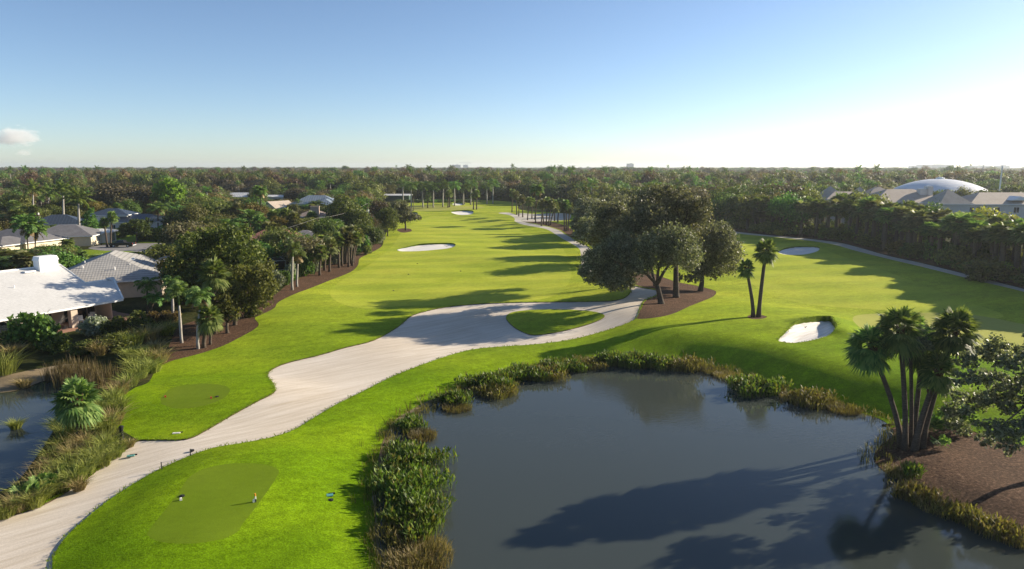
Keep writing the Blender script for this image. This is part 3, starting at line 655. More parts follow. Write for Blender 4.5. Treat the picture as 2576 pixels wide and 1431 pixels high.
M['clubwall'] = plain('pale grey stucco', (.52, .51, .48), .85, .2, var=.06)
M['trim'] = plain('white trim paint', (.78, .78, .76), .5, .3, var=.04)
M['terra'] = plain('terracotta paving', (.34, .19, .13), .85, .2, scale=3)
M['greenwall'] = plain('dark green wall', (.04, .075, .055), .8, .2)
M['alu'] = plain('white aluminium', (.65, .67, .68), .4, .4, .3)
M['screen'] = plain('black insect screen', (.012, .013, .014), .9, .1)
M['concrete'] = plain('grey concrete', (.36, .35, .33), .85, .15)
M['darkmetal'] = plain('dark painted metal', (.02, .02, .022), .45, .5)
m_, t_, s_ = newmat('dark window glass'); s_.inputs['Base Color'].default_value = (.012, .016, .02, 1); s_.inputs['Roughness'].default_value = .08; M['glass'] = m_
def part(G, name, mats, parent, uv=True, smooth=False):
    me = G.mesh(name, mats, smooth)
    if uv: auto_uv(me)
    return link(name, me, parent)
def slab(polys, t):                       # roof planes given a thickness t downwards
    G = Geo(); V = []; ix = {}; F = []
    for P in polys:
        f = []
        for p in P:
            k = tuple(round(float(q), 4) for q in p)
            if k not in ix: ix[k] = len(V); V.append(k)
            f.append(ix[k])
        F.append(f)
    n = len(V); V2 = V + [(x, y, z - t) for x, y, z in V]; e = {}
    for f in F:
        for j in range(len(f)): a, b = f[j], f[(j + 1) % len(f)]; e.setdefault((min(a, b), max(a, b)), []).append((a, b))
    F2 = [tuple(f) for f in F] + [tuple(q + n for q in reversed(f)) for f in F]; mi = [0] * len(F) + [1] * len(F)
    for es in e.values():
        if len(es) == 1: a, b = es[0]; F2.append((b, a, a + n, b + n)); mi.append(1)
    G.V = [np.array(V2, float)]; G.F = F2; G.MI = mi; G.n = len(V2); return G
def hip_polys(L, Wd, e, rise, ends=(1, 1)):   # ends: 1 hipped, 0 gabled; length along x
    a, b = L / 2, Wd / 2; r0 = -a + (min(b, a) if ends[0] else 0); r1 = a - (min(b, a) if ends[1] else 0)
    if r1 - r0 < .05: r0 = r1 = (r0 + r1) / 2
    A, B, C_, D = (-a, -b, e), (a, -b, e), (a, b, e), (-a, b, e); R0, R1 = (r0, 0, e + rise), (r1, 0, e + rise)
    P = []
    if r0 == r1: P = [[A, B, R0], [C_, D, R0]]
    else: P = [[A, B, R1, R0], [C_, D, R0, R1]]
    if ends[1]: P.append([B, C_, R1])
    if ends[0]: P.append([D, A, R0])
    gables = []
    if not ends[0]: gables.append(-1)
    if not ends[1]: gables.append(1)
    return P, gables
def window(parent, x, y, z, ang, w, h, bars=1, frame='trim'):    # facing direction ang (local), centre x,y,z on the wall face
    G = Geo(); f = .09; c, s = math.cos(ang), math.sin(ang)
    def bx(G, u, v, ww, hh, d, o): G.box((x + c * o - s * u, y + s * o + c * u, z + v), (d, ww, hh), ang)
    bx(G, 0, h / 2, w + 2 * f, f, .10, .05); bx(G, 0, -h / 2, w + 2 * f, f, .10, .05)
    bx(G, -w / 2, 0, f, h - f, .10, .05); bx(G, w / 2, 0, f, h - f, .10, .05)
    for k in range(bars): bx(G, -w / 2 + w * (k + 1) / (bars + 1), 0, .06, h - f, .09, .045)
    o = part(G, 'window', M[frame], parent, False)
    P = Geo(); bx(P, 0, 0, w - f, h - f, .03, .02); part(P, 'pane', M['glass'], o, False)
    return o
def wing(root, L, Wd, e, rise, roofm, wallm, ends=(1, 1), over=.7, off=(0, 0), rz=0.0, zb=-.5, t=.22):
    P, gab = hip_polys(L + 2 * over, Wd + 2 * over, e, rise, ends)
    co, si = math.cos(rz), math.sin(rz)
    tr = lambda p: (off[0] + p[0] * co - p[1] * si, off[1] + p[0] * si + p[1] * co, p[2])
    rf = part(slab([[tr(p) for p in q] for q in P], t), 'roof', [M[roofm], M['trim']], root)
    G = Geo(); top = e - .05; G.box((off[0], off[1], (zb + top) / 2), (L, Wd, top - zb), rz)
    for s in gab:
        x = s * (L / 2 - .02); b = Wd / 2; V = [tr((x, -b, top)), tr((x, b, top)), tr((x, 0, e + rise * b / (b + over) - .25)), tr((x - s * .3, -b, top)), tr((x - s * .3, b, top)), tr((x - s * .3, 0, e + rise * b / (b + over) - .25))]
        G.add(V, [(0, 1, 2), (5, 4, 3), (0, 2, 5, 3), (1, 4, 5, 2)] if s > 0 else [(2, 1, 0), (3, 4, 5), (3, 5, 2, 0), (2, 5, 4, 1)])
    part(G, 'wall', M[wallm], root); return rf
def house(label, px, Y, L, Wd, e, rise, roofm, wallm, rz, ends=(1, 1), name='house', wins=(), cat='house'):
    a, b, c = ray(px, 560); p = np.array((a / b * Y, Y, 0.0))
    root = thing(name, label, cat, tuple(p), math.radians(rz)); wing(root, L, Wd, e, rise, roofm, wallm, ends)
    for side, u, z, w, h in wins:         # side: 0 +x, 1 +y, 2 -x, 3 -y
        d = (L / 2, Wd / 2, L / 2, Wd / 2)[side]; ang = side * math.pi / 2
        window(root, d * math.cos(ang) - u * math.sin(ang), d * math.sin(ang) + u * math.cos(ang), z, ang, w, h, max(1, int(w)))
    return root

# ------------------------------------------------------------------ the white tiled house in the near left
def white_house():
    eL, Ec, Er = at(-210, 840, 2.8), at(310, 752, 2.8), at(349, 735, 2.8)
    e = unit((Ec - eL) * (1, 1, 0)); n = np.array((-e[1], e[0], 0.0)); R2 = at(151.6, 666, 6.7)
    q = (R2 - Ec) @ n; slope = (R2[2] - 2.8) / q
    def onroof(px, py):
        d = np.array(ray(px, py)); d = np.array((d[0], d[1], d[2])); o = np.array((0, 0, CAM_Z))
        N = np.array((-n[0] * slope, -n[1] * slope, 1.0)); t = ((Ec - o) @ N) / (d @ N); return o + d * t
    def Spx(px, q_, py=800):              # distance along the eave of the ray's crossing of the line q_ behind it
        u, b, _ = ray(px, py); A = np.array(((e[0], -u), (e[1], -b))); r = -(Ec + n * q_)[:2]
        return np.linalg.solve(A, r)[0]
    base = np.array((Ec[0], Ec[1], 0.0)); rz = math.atan2(e[1], e[0])
    root = thing('white_house', 'white tile-roofed house with broad chimney and columned patio beside the small lagoon', 'house', tuple(base), rz)
    def loc(p): d = np.array(p) - base; return np.array((d @ e, d @ n, d[2]))
    r2 = loc(R2); V_ = loc(onroof(215, 712)); Lr = loc(onroof(296, 708)); sL = loc(eL)[0]; ee = (0, 0, 2.8); er = loc(Er); hw = V_[1]
    Lr[1] = V_[1]; Lr[2] = V_[2]; er = np.array((Lr[0] + .0, 2 * hw, 2.8)) if False else np.array((0.3, 2 * hw, 2.8))
    r1 = np.array((sL, r2[1], r2[2]))
    front = [(sL, 0, 2.8), ee, tuple(Lr), tuple(V_), tuple(r2), tuple(r1)]
    part(slab([front, [ee, tuple(er), tuple(Lr)], [tuple(er), (V_[0], 2 * hw, 2.8), tuple(V_), tuple(Lr)],
               [tuple(r1), tuple(r2), (r2[0], 2 * r2[1], 2.8), (sL, 2 * r2[1], 2.8)]], .25), 'roof', [M['whitetile'], M['trim']], root)
    G = Geo()                             # ridge caps
    G.tube([tuple(r1 + (0, 0, .03)), tuple(r2 + (0, 0, .03))], .13, 6); G.tube([tuple(r2 + (0, 0, .03)), tuple(V_ + (0, 0, .03))], .1, 6)
    G.tube([tuple(V_ + (0, 0, .03)), tuple(Lr + (0, 0, .03))], .12, 6); G.tube([tuple(Lr + (0, 0, .03)), (0, 0, 2.84)], .12, 6); G.tube([tuple(Lr + (0, 0, .03)), tuple(er + (0, 0, .04))], .12, 6)
    part(G, 'ridge_cap', M['trim'], root)
    G = Geo(); G.add([(r2[0], r2[1], r2[2] - .2), tuple(V_ - (0, 0, .2)), (r2[0], 2 * r2[1] - .3, 2.6), (r2[0], V_[1], 2.6)], [(0, 1, 3), (0, 3, 2)])
    # walls
    s0, s1, s2, s3, s4, s5 = sL, Spx(56, 1.2), Spx(174, .9), Spx(191, .9), Spx(282, 1.2), -1.2
    def wallbox(x0, x1, y0, y1, z1=2.6): G.box(((x0 + x1) / 2, (y0 + y1) / 2, (z1 - .5) / 2), (x1 - x0, y1 - y0, z1 + .5))
    wallbox(s0, s1, 1.2, 1.5); wallbox(s4, s5, 1.0, 5.0); wallbox(s1, s4 - .01, 4.8, 5.1); wallbox(s5 - .3, s5, 5.05, 2 * hw - 1.2); wallbox(s0, s5 - .35, 2 * hw - 1.5, 2 * hw - 1.2)
    part(G, 'wall', M['beige'], root)
    G = Geo(); G.box(((s2 + s3) / 2, .75, 1.05), (s3 - s2, .8, 3.1)); part(G, 'column', M['beige'], root)
    G = Geo(); G.box((s5 + .1, 2 * hw - .9, 1.05), (.6, .6, 3.1)); part(G, 'column', M['beige'], root)
    G = Geo(); G.box((s5 + .35, 4.6, 1.05), (.35, .35, 3.1)); part(G, 'column', M['beige'], root)
    G = Geo(); G.box(((s1 + 2) / 2, 2.2, -.12), (2 - s1, 7.0, .3)); G.box((.6, 8.2, -.12), (3.4, 4.9, .3)); part(G, 'patio_floor', M['terra'], root)
    for a, b in ((s1 + .3, s2 - .3), (s3 + .6, s3 + 3.4), (s3 + 3.7, s4 - .4)):
        if b - a > .6: window(root, (a + b) / 2, 4.8, 1.25, -math.pi / 2, b - a, 2.4, 2, 'darkmetal').name = 'sliding_door'
    window(root, Spx(22, 1.2), 1.2, 1.35, -math.pi / 2, 2.4, 1.7, 1, 'darkmetal')
    window(root, s5, 7.8, 1.25, 0, 4.6, 2.3, 4, 'darkmetal')
    c = loc(onroof(123, 679)); ch = Geo(); ch.box((c[0], c[1] + .6, c[2] + .2), (2.5, 1.7, 2.4)); ch_ = part(ch, 'chimney', M['trim'], root)
    k = Geo(); k.box((c[0], c[1] + .6, c[2] + 1.72), (2.7, 1.9, .6), taper=.86); part(k, 'chimney_cap', M['trim'], ch_)
    v = loc(onroof(74, 685)); G = Geo(); G.box((v[0], v[1], v[2] + .12), (1.4, .7, .2)); part(G, 'roof_vent', M['trim'], root)
    v = loc(onroof(36, 724)); G = Geo(); G.tube([(v[0], v[1], v[2] - .1), (v[0], v[1], v[2] + .35)], .06, 8); part(G, 'vent_pipe', M['trim'], root)
    # small dormer vent over the right hip
    G = Geo(); x, y, z = Lr; G.add([(x + .05, y - 1.0, z - .55), (x + .05, y + 1.0, z - .55), (x + .05, y, z + .35), (x - 1.2, y, z + .35), (x + .9, y - 1.0, z - .62), (x + .9, y + 1, z - .62)], [(0, 1, 2), (0, 2, 3), (1, 3, 2)])
    part(G, 'gable_vent', M['whitetile'], root)
    return base, e, n, Spx
WH = white_house()

# ------------------------------------------------------------------ the grey tiled house behind it and the houses of the neighbourhood
g_ = thing('grey_house', 'house with large grey barrel-tile hip roof directly behind the white house', 'house', (-69.6, 118.0, 0), math.radians(111))
wing(g_, 22, 17, 2.9, 3.5, 'greytile', 'beige', (1, 1)); wing(g_, 9, 8, 2.9, 2.0, 'greytile', 'beige', (1, 1), off=(3.5, -8.5), rz=math.pi / 2)
for x, y, z in ((-2.2, -3.4, 5.1), (-.8, -3.2, 5.2)):
    G = Geo(); G.box((x, y, z), (.9, .6, .18)); part(G, 'skylight', M['alu'], g_)
for x, y, z in ((-6.5, -3.5, 4.6), (-3.2, 3.6, 5.0), (-8.0, -1.5, 4.4), (-7, 3.2, 4.7)):
    G = Geo(); G.tube([(x, y, z - .3), (x, y, z + .4)], .09, 8); part(G, 'vent_pipe', M['trim'], g_)
house('navy metal-roofed hip house behind the royal palms at the far left', 150, 219, 15, 11, 3.2, 2.7, 'navy', 'clubwall', 20, wins=((3, -3, 1.7, 1.6, 1.3), (3, 3, 1.7, 1.6, 1.3)))
h4 = house('white two-level house with navy seamed roofs behind the parked pickup', 345, 228, 20, 12, 3.3, 2.2, 'navy', 'white', 8, wins=((3, -5, 1.8, 1.2, 1.2), (3, 0, 1.8, 1.2, 1.2), (3, 5.5, 1.8, 1.2, 1.2), (0, 0, 1.8, 1.2, 1.2)))
wing(h4, 12, 9, 5.4, 1.9, 'navy', 'white', off=(-8, 2))
house('grey shingled house with cream walls left of the parked pickup', 168, 186, 15, 11, 2.8, 2.7, 'slate', 'cream', 12, wins=((3, -4, 1.5, 1.6, 1.4), (3, 1, 1.3, 2.2, 2.2), (0, 0, 1.5, 1.6, 1.4)))
h6 = house('cream house with grey shingled roof at the left edge of the street', 42, 172, 17, 11, 2.9, 2.6, 'slate', 'cream', -14, wins=((3, -5, 1.5, 1.6, 1.4), (3, 0, 1.5, 1.4, 1.4), (3, 5, 1.5, 1.4, 1.4)))
wing(h6, 9, 7, 2.7, 1.7, 'slate', 'cream', off=(4, -6.5), rz=math.pi / 2)
house('small white garage with shallow roof beside the driveway', 243, 192, 7.5, 6, 3.0, .8, 'seamwhite', 'white', 15, wins=((0, 0, 1.3, 3.2, 2.2),), name='garage', cat='garage')
house('white seamed metal roof far behind the fan palms', 617, 415, 14, 9, 3.2, 2.4, 'seamwhite', 'white', 5, (0, 0), wins=((3, 0, 1.6, 2, 1.4),))
house('low white flat-roofed house far behind, right of the tall feather palm', 697, 405, 13, 9, 3.6, 1.0, 'seamwhite', 'white', -4, (0, 0), wins=((3, 2, 1.8, 3, 1.6),))
house('house with pale weathered gable roof among the trees', 703, 305, 11, 9, 2.8, 3.2, 'club', 'white', 62, (0, 0), wins=((3, 0, 1.5, 1.5, 1.3),))
h11 = house('large two-storey sage house under a blue-grey seamed metal roof', 800, 300, 19, 12, 5.4, 3.3, 'seamgrey', 'sage', 4, wins=((3, -6, 4, 1.3, 1.3), (3, 0, 1.7, 1.6, 1.3)))
wing(h11, 8, 7, 5.3, 2.2, 'seamgrey', 'sage', (0, 1), off=(5.2, -7.5), rz=-math.pi / 2); window(h11, 5.2, -11.5, 4.1, -math.pi / 2, 1.6, 1.5, 1)
wing(h11, 8, 11, 3.0, 1.4, 'seamgrey', 'sage', (1, 1), off=(-12.5, -1))
h12 = house('two-storey tan house with tall tan chimney left of the fairway trees', 790, 216, 9.5, 9, 5.8, 1.9, 'browntile', 'tan', 8, wins=((3, -3, 4.2, 1.4, 1.3), (0, 0, 4.2, 1.4, 1.3)))
G = Geo(); G.box((1.2, -5.05, 4.4), (2.6, 1.1, 8.8)); c_ = part(G, 'chimney', M['tan'], h12); G = Geo(); G.box((1.2, -5.05, 8.9), (2.85, 1.3, .25)); part(G, 'chimney_cap', M['tan'], c_)
wing(h12, 6, 6, 3.0, 1.3, 'browntile', 'tan', off=(-6.5, -1))
house('red tile-roofed house half hidden behind the dark broad trees', 690, 170, 15, 10, 2.7, 2.9, 'redtile', 'cream', 6, wins=((3, 3, 1.5, 1.6, 1.3),))
house('low house with blue-grey flat roof behind fan palms', 602, 278, 9, 7, 3.4, 1.3, 'seamgrey', 'white', 6, wins=((3, 0, 1.6, 2, 1.2),))
house('small house with smooth grey roof beneath the transformer pole', 766, 178, 8, 7, 3.0, 1.7, 'slate', 'white', 10, wins=((3, 0, 1.5, 1.6, 1.2),))
house('grey-roofed bungalow deep among the left trees', 412, 330, 13, 9, 3.0, 2.0, 'slate', 'white', 18, wins=((3, 0, 1.5, 2, 1.3),))
house('tan-roofed bungalow at the far left edge', 10, 215, 12, 9, 2.9, 2.2, 'browntile', 'cream', 25, wins=((3, 0, 1.5, 2, 1.3),))
house('long white-roofed green maintenance shed beyond the far green', 1003, 428, 15.5, 8, 3.5, .8, 'seamwhite', 'greenwall', -4, (0, 0), name='shed', cat='shed')
def pool_cage():
    p = ground(686, 690); root = thing('pool_cage', 'black screened pool enclosure behind the lime shrub', 'enclosure', tuple(p), math.radians(28))
    G = Geo(); L, D, H = 8.0, 6.0, 3.0
    for x in (-4, -2, 0, 2, 4):
        for y in (-3, 3): G.box((x, y, H / 2), (.08, .08, H))
        G.box((x, 0, H + .04), (.08, 6.0, .08))
    for y in (-3, 3):
        for z in (1.2, H): G.box((0, y, z), (8.1, .07, .07))
    for x in (-4, 4):
        for z in (1.2, H): G.box((x, 0, z), (.07, 6, .07))
    part(G, 'frame', M['alu'], root, False)
    G = Geo(); G.box((0, 0, 1.45), (7.9, 5.9, 2.9)); part(G, 'screen', M['screen'], root, False)
pool_cage()

# ------------------------------------------------------------------ clubhouse, dome, skyline
def clubhouse():
    mp = lambda px, Y: (ray(px, 500)[0] / ray(px, 500)[1]) * Y
    X0 = mp(2480, 230); root = thing('clubhouse', 'long pale clubhouse with taupe hip roofs and pyramid turrets beyond the palm belt', 'building', (X0, 230, 0))
    def off(px, Y): return (mp(px, Y) - X0, Y - 230)
    o1 = off(2575, 230); wing(root, 45, 15, 9.0, 3.5, 'club', 'clubwall', off=o1)
    wing(root, 26, 17, 8.9, 4.3, 'club', 'clubwall', off=off(2262, 243)); wing(root, 14, 12, 8.9, 4.8, 'club', 'clubwall', off=off(2205, 252))
    wing(root, 9.5, 9.5, 9.2, 4.6, 'club', 'clubwall', off=off(2382, 225.5)); wing(root, 7.2, 7.2, 9.6, 4.2, 'club', 'clubwall', off=off(2087, 262))
    wing(root, 17, 9, 9.2, 2.6, 'club', 'clubwall', off=off(2125, 258)); wing(root, 5.5, 5.5, 9.6, 4.2, 'club', 'clubwall', off=off(2160, 252.5))
    for px, Y, z in ((2087, 262, 13.6), (2160, 252.5, 13.6), (2205, 252, 13.6)):
        x, y = off(px, Y); G = Geo(); G.tube([(x, y, z), (x, y, z + .8), (x, y, z + 1.6)], [.18, .1, .02], 6); part(G, 'finial', M['darkmetal'], root, False)
    for px, w, z in ((2318, 2.6, 13.3), (2333, 2.0, 14.2)):
        x, y = off(px, 240); G = Geo(); G.box((x, y, z - 1.6), (w, 2.2, 3.2)); c = part(G, 'chimney', M['clubwall'], root, False)
        G = Geo(); G.box((x, y, z + .12), (w * .7, 1.4, .25)); part(G, 'chimney_cap', M['trim'], c, False)
    yf = o1[1] - 7.5
    for px, n, w in ((2427, 1, 1.9), (2445, 1, 1.9), (2464, 1, 1.5), (2472.5, 1, 1.0), (2511, 1, 1.9), (2560, 1, 1.9)):
        window(root, mp(px, 230 + yf) - X0, yf, 7.1, -math.pi / 2, w, 1.9, n)
    for px in (2300, 2308): window(root, mp(px, 234.5) - X0, 4.5, 7.2, -math.pi / 2, .9, 1.6, 0)
    x = mp(2548, 226) - X0; G = Geo(); z = 10.2; y0 = yf - .2
    G.add([(x - 3, y0, z), (x + 3, y0, z), (x, y0, z + 1.3), (x - 3, y0 + 5, z), (x + 3, y0 + 5, z), (x, y0 + 5, z + 1.3)], [(0, 1, 2), (0, 2, 5, 3), (1, 4, 5, 2), (0, 3, 4, 1)])
    part(G, 'dormer', M['trim'], root)
clubhouse()
def dome():
    Y = 335; X = ray(2362, 480)[0] / ray(2362, 480)[1] * Y; root = thing('dome_building', 'broad white shallow dome rising behind the clubhouse roofs', 'dome', (X, Y, 0))
    r, z0, z1 = 22.5, 8.4, 15.2; R_ = (r * r + (z1 - z0) ** 2) / (2 * (z1 - z0)); G = Geo(); V = []; F = []; n = 64; m = 12
    for i in range(m + 1):
        rr = r * (1 - i / m) + .9 * (i / m); z = z0 + math.sqrt(R_ * R_ - rr * rr) - (R_ - (z1 - z0))
        for k in range(n): V.append((rr * math.cos(6.28319 * k / n), rr * math.sin(6.28319 * k / n), z))
    for i in range(m):
        for k in range(n): F.append((i * n + k, i * n + (k + 1) % n, (i + 1) * n + (k + 1) % n, (i + 1) * n + k))
    G.add(V, F); part(G, 'roof', M['dome'], root, smooth=True)
    G = Geo(); G.tube([(0, 0, -.5), (0, 0, z0)], r - .3, 64); part(G, 'wall', M['clubwall'], root, False)
    G = Geo(); G.tube([(0, 0, z1 - .3), (0, 0, z1 + .5)], 1.9, 24); G.tube([(0, 0, z1 + .5), (0, 0, z1 + .8)], [1.3, .9], 24); part(G, 'vent_cap', M['trim'], root, False)
dome()
M['far'] = plain('far tower concrete', (.42, .43, .44), .8, .2, var=.05, scale=.05)
def far_block(label, px, Y, w, d, h, floors, name='tower_block'):
    a, b, c = ray(px, 420); root = thing(name, label, 'building', (a / b * Y, Y, 0)); G = Geo(); G.box((0, 0, h / 2), (w, d, h)); part(G, 'wall', M['far'], root, False)
    fh = h / floors; G = Geo()
    for i in range(floors): G.box((0, -d / 2 - .3, (i + .55) * fh), (w * .96, .5, fh * .45))
    part(G, 'window_band', M['glass'], root, False); G = Geo(); G.box((w * .1, 0, h + 1.5), (w * .3, d * .5, 3)); part(G, 'roof_plant', M['far'], root, False); return root
far_block('pale tower block on the horizon left of the crane', 1148, 5000, 66, 24, 33, 10)
far_block('unfinished tower block beneath the crane on the horizon', 1171, 5100, 34, 24, 33, 9)
far_block('square dark tower block alone on the horizon above the big oak', 1585, 4200, 40, 25, 39, 9)
far_block('long low pale hotel block on the right horizon', 2352, 3600, 175, 40, 30, 6); far_block('low pale block left part of the right horizon hotel', 2310, 3650, 90, 30, 25, 5)
far_block('small pale block on the horizon right of the dome', 2462, 3800, 120, 30, 26, 5); far_block('pale block on the horizon behind the tall pole', 2520, 3500, 60, 30, 27, 5)
far_block('white low apartment block among hazy trees', 1985, 1150, 36, 16, 13, 4, 'apartment_block'); far_block('second white apartment block among hazy trees', 2030, 1250, 30, 16, 13, 4, 'apartment_block')
def crane():
    Y = 5090; a, b, c = ray(1177, 420); root = thing('tower_crane', 'thin tower crane above the unfinished tower on the horizon', 'crane', (a / b * Y, Y, 0))
    G = Geo(); G.box((0, 0, 24), (2.2, 2.2, 48)); part(G, 'mast', M['far'], root, False)
    G = Geo(); G.box((-26, 0, 48.5), (72, 1.6, 1.6)); part(G, 'jib', M['far'], root, False)
    G = Geo(); G.box((16, 0, 48.5), (12, 1.8, 1.8)); G.box((20, 0, 46.5), (5, 3, 3)); part(G, 'counterweight', M['far'], root, False)
crane()

# ------------------------------------------------------------------ named trees, each lobe of the crown set out from its place in the world
def hero(name, label, cat, base, lobes, mat, leaf, dens, tr, depth=2.0, seed=1, barkm='bark', group=None, fork=.28, gap=.0, back=.35, limb_n=14):
    R = np.random.default_rng(seed); p = ground(*base); root = thing(name, label, cat, tuple(p), 0, group); C = []
    for x, y, r in lobes:
        dy = R.uniform(-depth, depth); q = aty(x, y, p[1] + dy); mpp = (p[1] + dy) / ray(x, y)[1]; C.append((q - p, r * mpp))
        if R.random() < back: C.append((q - p + np.array((R.normal() * .5, abs(R.normal()) * depth * 1.3 + depth, R.normal() * .4 - .3)), r * mpp * .9))
    Q = []
    for c, r in C:
        k = int(dens * r * r); d = unit(R.normal(size=(k, 3))); rr = r * np.clip(R.normal(.84, .22, (k, 1)), .1, 1.4)
        tw = int(max(6, k / 34)); td = unit(R.normal(size=(tw, 3))); near = np.argmax(d @ td.T, 1)       # leaves gather on twigs
        d = unit(d + td[near] * R.uniform(.2, .9, (k, 1))); rr = rr * (.86 + .28 * R.random(tw)[near][:, None])
        if gap: keep = R.random(tw)[near] > gap; d, rr = d[keep], rr[keep]; k = len(d)
        P = c + d * rr * np.array((1, 1, .85)); P[:, 2] = np.maximum(P[:, 2], .4); ls = leaf * R.uniform(.55, 1.4, k)
        Q.append(cards(P, ls * 1.2, ls * .72, R, d, .6))
    link('crown', quad_mesh('crown', np.concatenate(Q), LM[mat]), root)
    zt = max(c[2] for c, r in C); f = np.array((0, 0, zt * fork)); ctr = np.mean([c for c, r in C], 0); f[:2] += ctr[:2] * .12
    G = Geo(); G.tube([(0, 0, -.4), (0, 0, .15), f * .5 + R.normal(size=3) * .06, f], [tr * 1.8, tr * 1.15, tr * .9, tr * .85], 9)
    part_ = sorted(C, key=lambda q: -q[1])[:limb_n]; knots = []
    for k in range(3):                    # main limbs, then branches from them
        a = part_[k * len(part_) // 3][0]; m = f + (a - f) * .55 + np.array((0, 0, .5)); G.tube([f, f + (m - f) * .5 + R.normal(size=3) * .15, m], [tr * .62, tr * .5, tr * .36], 7); knots.append(m)
    for c, r in part_:
        s = min(knots + [f], key=lambda k: np.linalg.norm(k - c)); m = s * .5 + c * .5 + R.normal(size=3) * .25
        G.tube([s, m, c, c + unit(R.normal(size=3)) * r * .7], [tr * .32, tr * .22, tr * .12, tr * .04], 5)
    link('trunk', G.mesh('trunk', M[barkm], True), root); return root
z5 = lambda L: [(1383.6 + x * .28127, 415 + y * .28127, r * .315) for x, y, r in L]
hero('oak_tree', 'forked grey-green oak in front, drooping over the sand path from the mulch bed', 'tree', (1663, 763), z5([(1180,760,150),(1000,800,130),(1080,650,130),(930,700,120),(760,800,140),(600,850,140),(430,880,110),(330,950,65),(560,1020,75),(690,1000,85),(470,980,70),(720,1070,40),(640,710,120),(1250,860,80),(820,900,90),(1200,640,80),(400,800,70),(290,960,35),(480,1050,50),(570,1085,45),(640,1060,60),(350,1010,45),(540,760,110)]), 'oak', .27, 495, .42, 2.6, 3)
hero('oak_tree', 'tallest oak of the central group, rising behind the forked oak', 'tree', (1701, 747), z5([(1000,330,120),(1150,420,140),(900,450,130),(1330,400,90),(1050,560,140),(1250,560,120),(780,520,120),(850,330,75),(1050,225,60),(1180,235,48),(650,560,110),(1385,330,45),(1240,330,90),(940,240,50),(1120,310,90),(1370,470,70)]), 'oak', .27, 450, .46, 3.2, 4, fork=.3)
hero('oak_tree', 'round dense oak at the right tip of the mulch bed', 'tree', (1762, 732), z5([(1500,640,120),(1430,800,130),(1580,760,115),(1420,600,90),(1600,900,85),(1470,930,85),(1350,930,70),(1300,990,55),(1650,820,60),(1540,560,50),(1560,640,80),(1660,740,45),(1330,720,90),(1240,1010,40)]), 'oak', .27, 495, .42, 2.6, 5, fork=.25)
hero('oak_tree', 'grey oak behind the left shoulder of the tall central oak', 'tree', (1648, 719), z5([(550,420,100),(650,480,120),(500,560,110),(430,650,90),(580,680,110),(700,640,100),(600,380,50),(480,440,60)]), 'oak', .29, 420, .3, 2.5, 6)
hero('oak_tree', 'small grey oak standing beside the cart path bend', 'tree', (1465, 602), z5([(320,480,80),(290,560,80),(380,560,80),(380,420,60),(260,440,45),(330,400,50),(240,520,45)]), 'oak', .5, 150, .22, 2.5, 7)
hero('oak_tree', 'lone leaning oak on the left edge of the fairway', 'tree', (1021, 579), [(1004,527,20),(992,541,15),(1021,538,17),(1036,546,12),(1009,550,13),(1046,545,8),(990,526,12),(1012,516,14),(1022,525,12),(999,516,11)], 'oak', .5, 170, .3, 1.6, 8, fork=.2)
z8 = lambda L: [(1949.6 + x * .28563, 723.3 + y * .28563, r * .28563) for x, y, r in L]
hero('oak_tree', 'leafy oak reaching in from the right frame edge over the mulch', 'tree', (2690, 1190), z8([(1690,640,85),(1850,560,75),(1960,620,90),(2080,660,95),(2160,560,70),(1640,800,70),(1800,790,90),(1950,820,90),(2100,850,95),(1620,960,65),(1690,1090,55),(1850,980,70),(2050,1050,80),(1950,1250,100),(2100,1250,105),(1850,1330,75),(2050,1380,90),(1780,1190,40),(2280,600,110),(2300,800,130),(2320,1000,130),(2300,1200,130),(2500,700,150),(2500,950,150),(2450,480,100),(2650,800,140),(2250,440,60)]), 'oak', .19, 1000, .3, 2.0, 9, gap=.0, back=.35, fork=.2)
hero('broadleaf_tree', 'broad dark evergreen tree towering between the grey house and the pool cage', 'tree', (545, 770), [(560,600,36),(610,620,38),(520,610,38),(480,640,36),(450,664,28),(560,650,42),(630,650,34),(500,690,36),(455,720,32),(590,700,36),(432,692,24),(470,606,24),(585,585,18),(640,690,26)], 'dark', .36, 280, .34, 3.0, 10, fork=.3)
hero('broadleaf_tree', 'bushy dark green tree overhanging the mulch edge, yellow tips to the right', 'tree', (591, 817), [(600,690,26),(640,700,30),(668,722,27),(620,740,32),(660,752,24),(590,750,27),(688,716,15),(610,712,27),(650,682,22),(575,775,22),(630,775,18),(672,695,16)], 'olive', .30, 360, .25, 1.8, 11, fork=.25)
hero('broadleaf_tree', 'slim dark tree with low crown nearest the mulch tip', 'tree', (572, 837), [(565,762,26),(585,788,20),(552,785,22),(570,735,22),(545,755,16)], 'dark', .30, 360, .2, 1.3, 12, fork=.25)
hero('broadleaf_tree', 'spreading round tree on the lawn behind the parked pickup', 'tree', (345, 610), [(330,578,16),(345,568,17),(362,576,16),(315,572,13),(375,584,11),(308,582,9),(352,560,11),(333,562,11)], 'mid', .5, 160, .22, 2.0, 13, fork=.3, barkm='palmbark')
hero('broadleaf_tree', 'tall yellow-green tree with flat crown behind the navy-roofed houses', 'tree', (432, 560), [(405,478,20),(425,466,20),(445,478,18),(395,496,16),(430,492,22),(450,500,14),(412,508,14),(460,520,12)], 'lime', .8, 75, .3, 4, 14)
hero('broadleaf_tree', 'dark upright tree beside the white royal palm trunk', 'tree', (225, 606), [(228,545,12),(218,560,12),(234,565,13),(225,580,13),(212,575,9),(236,585,9),(228,530,8)], 'mid', .5, 150, .2, 1.6, 15)

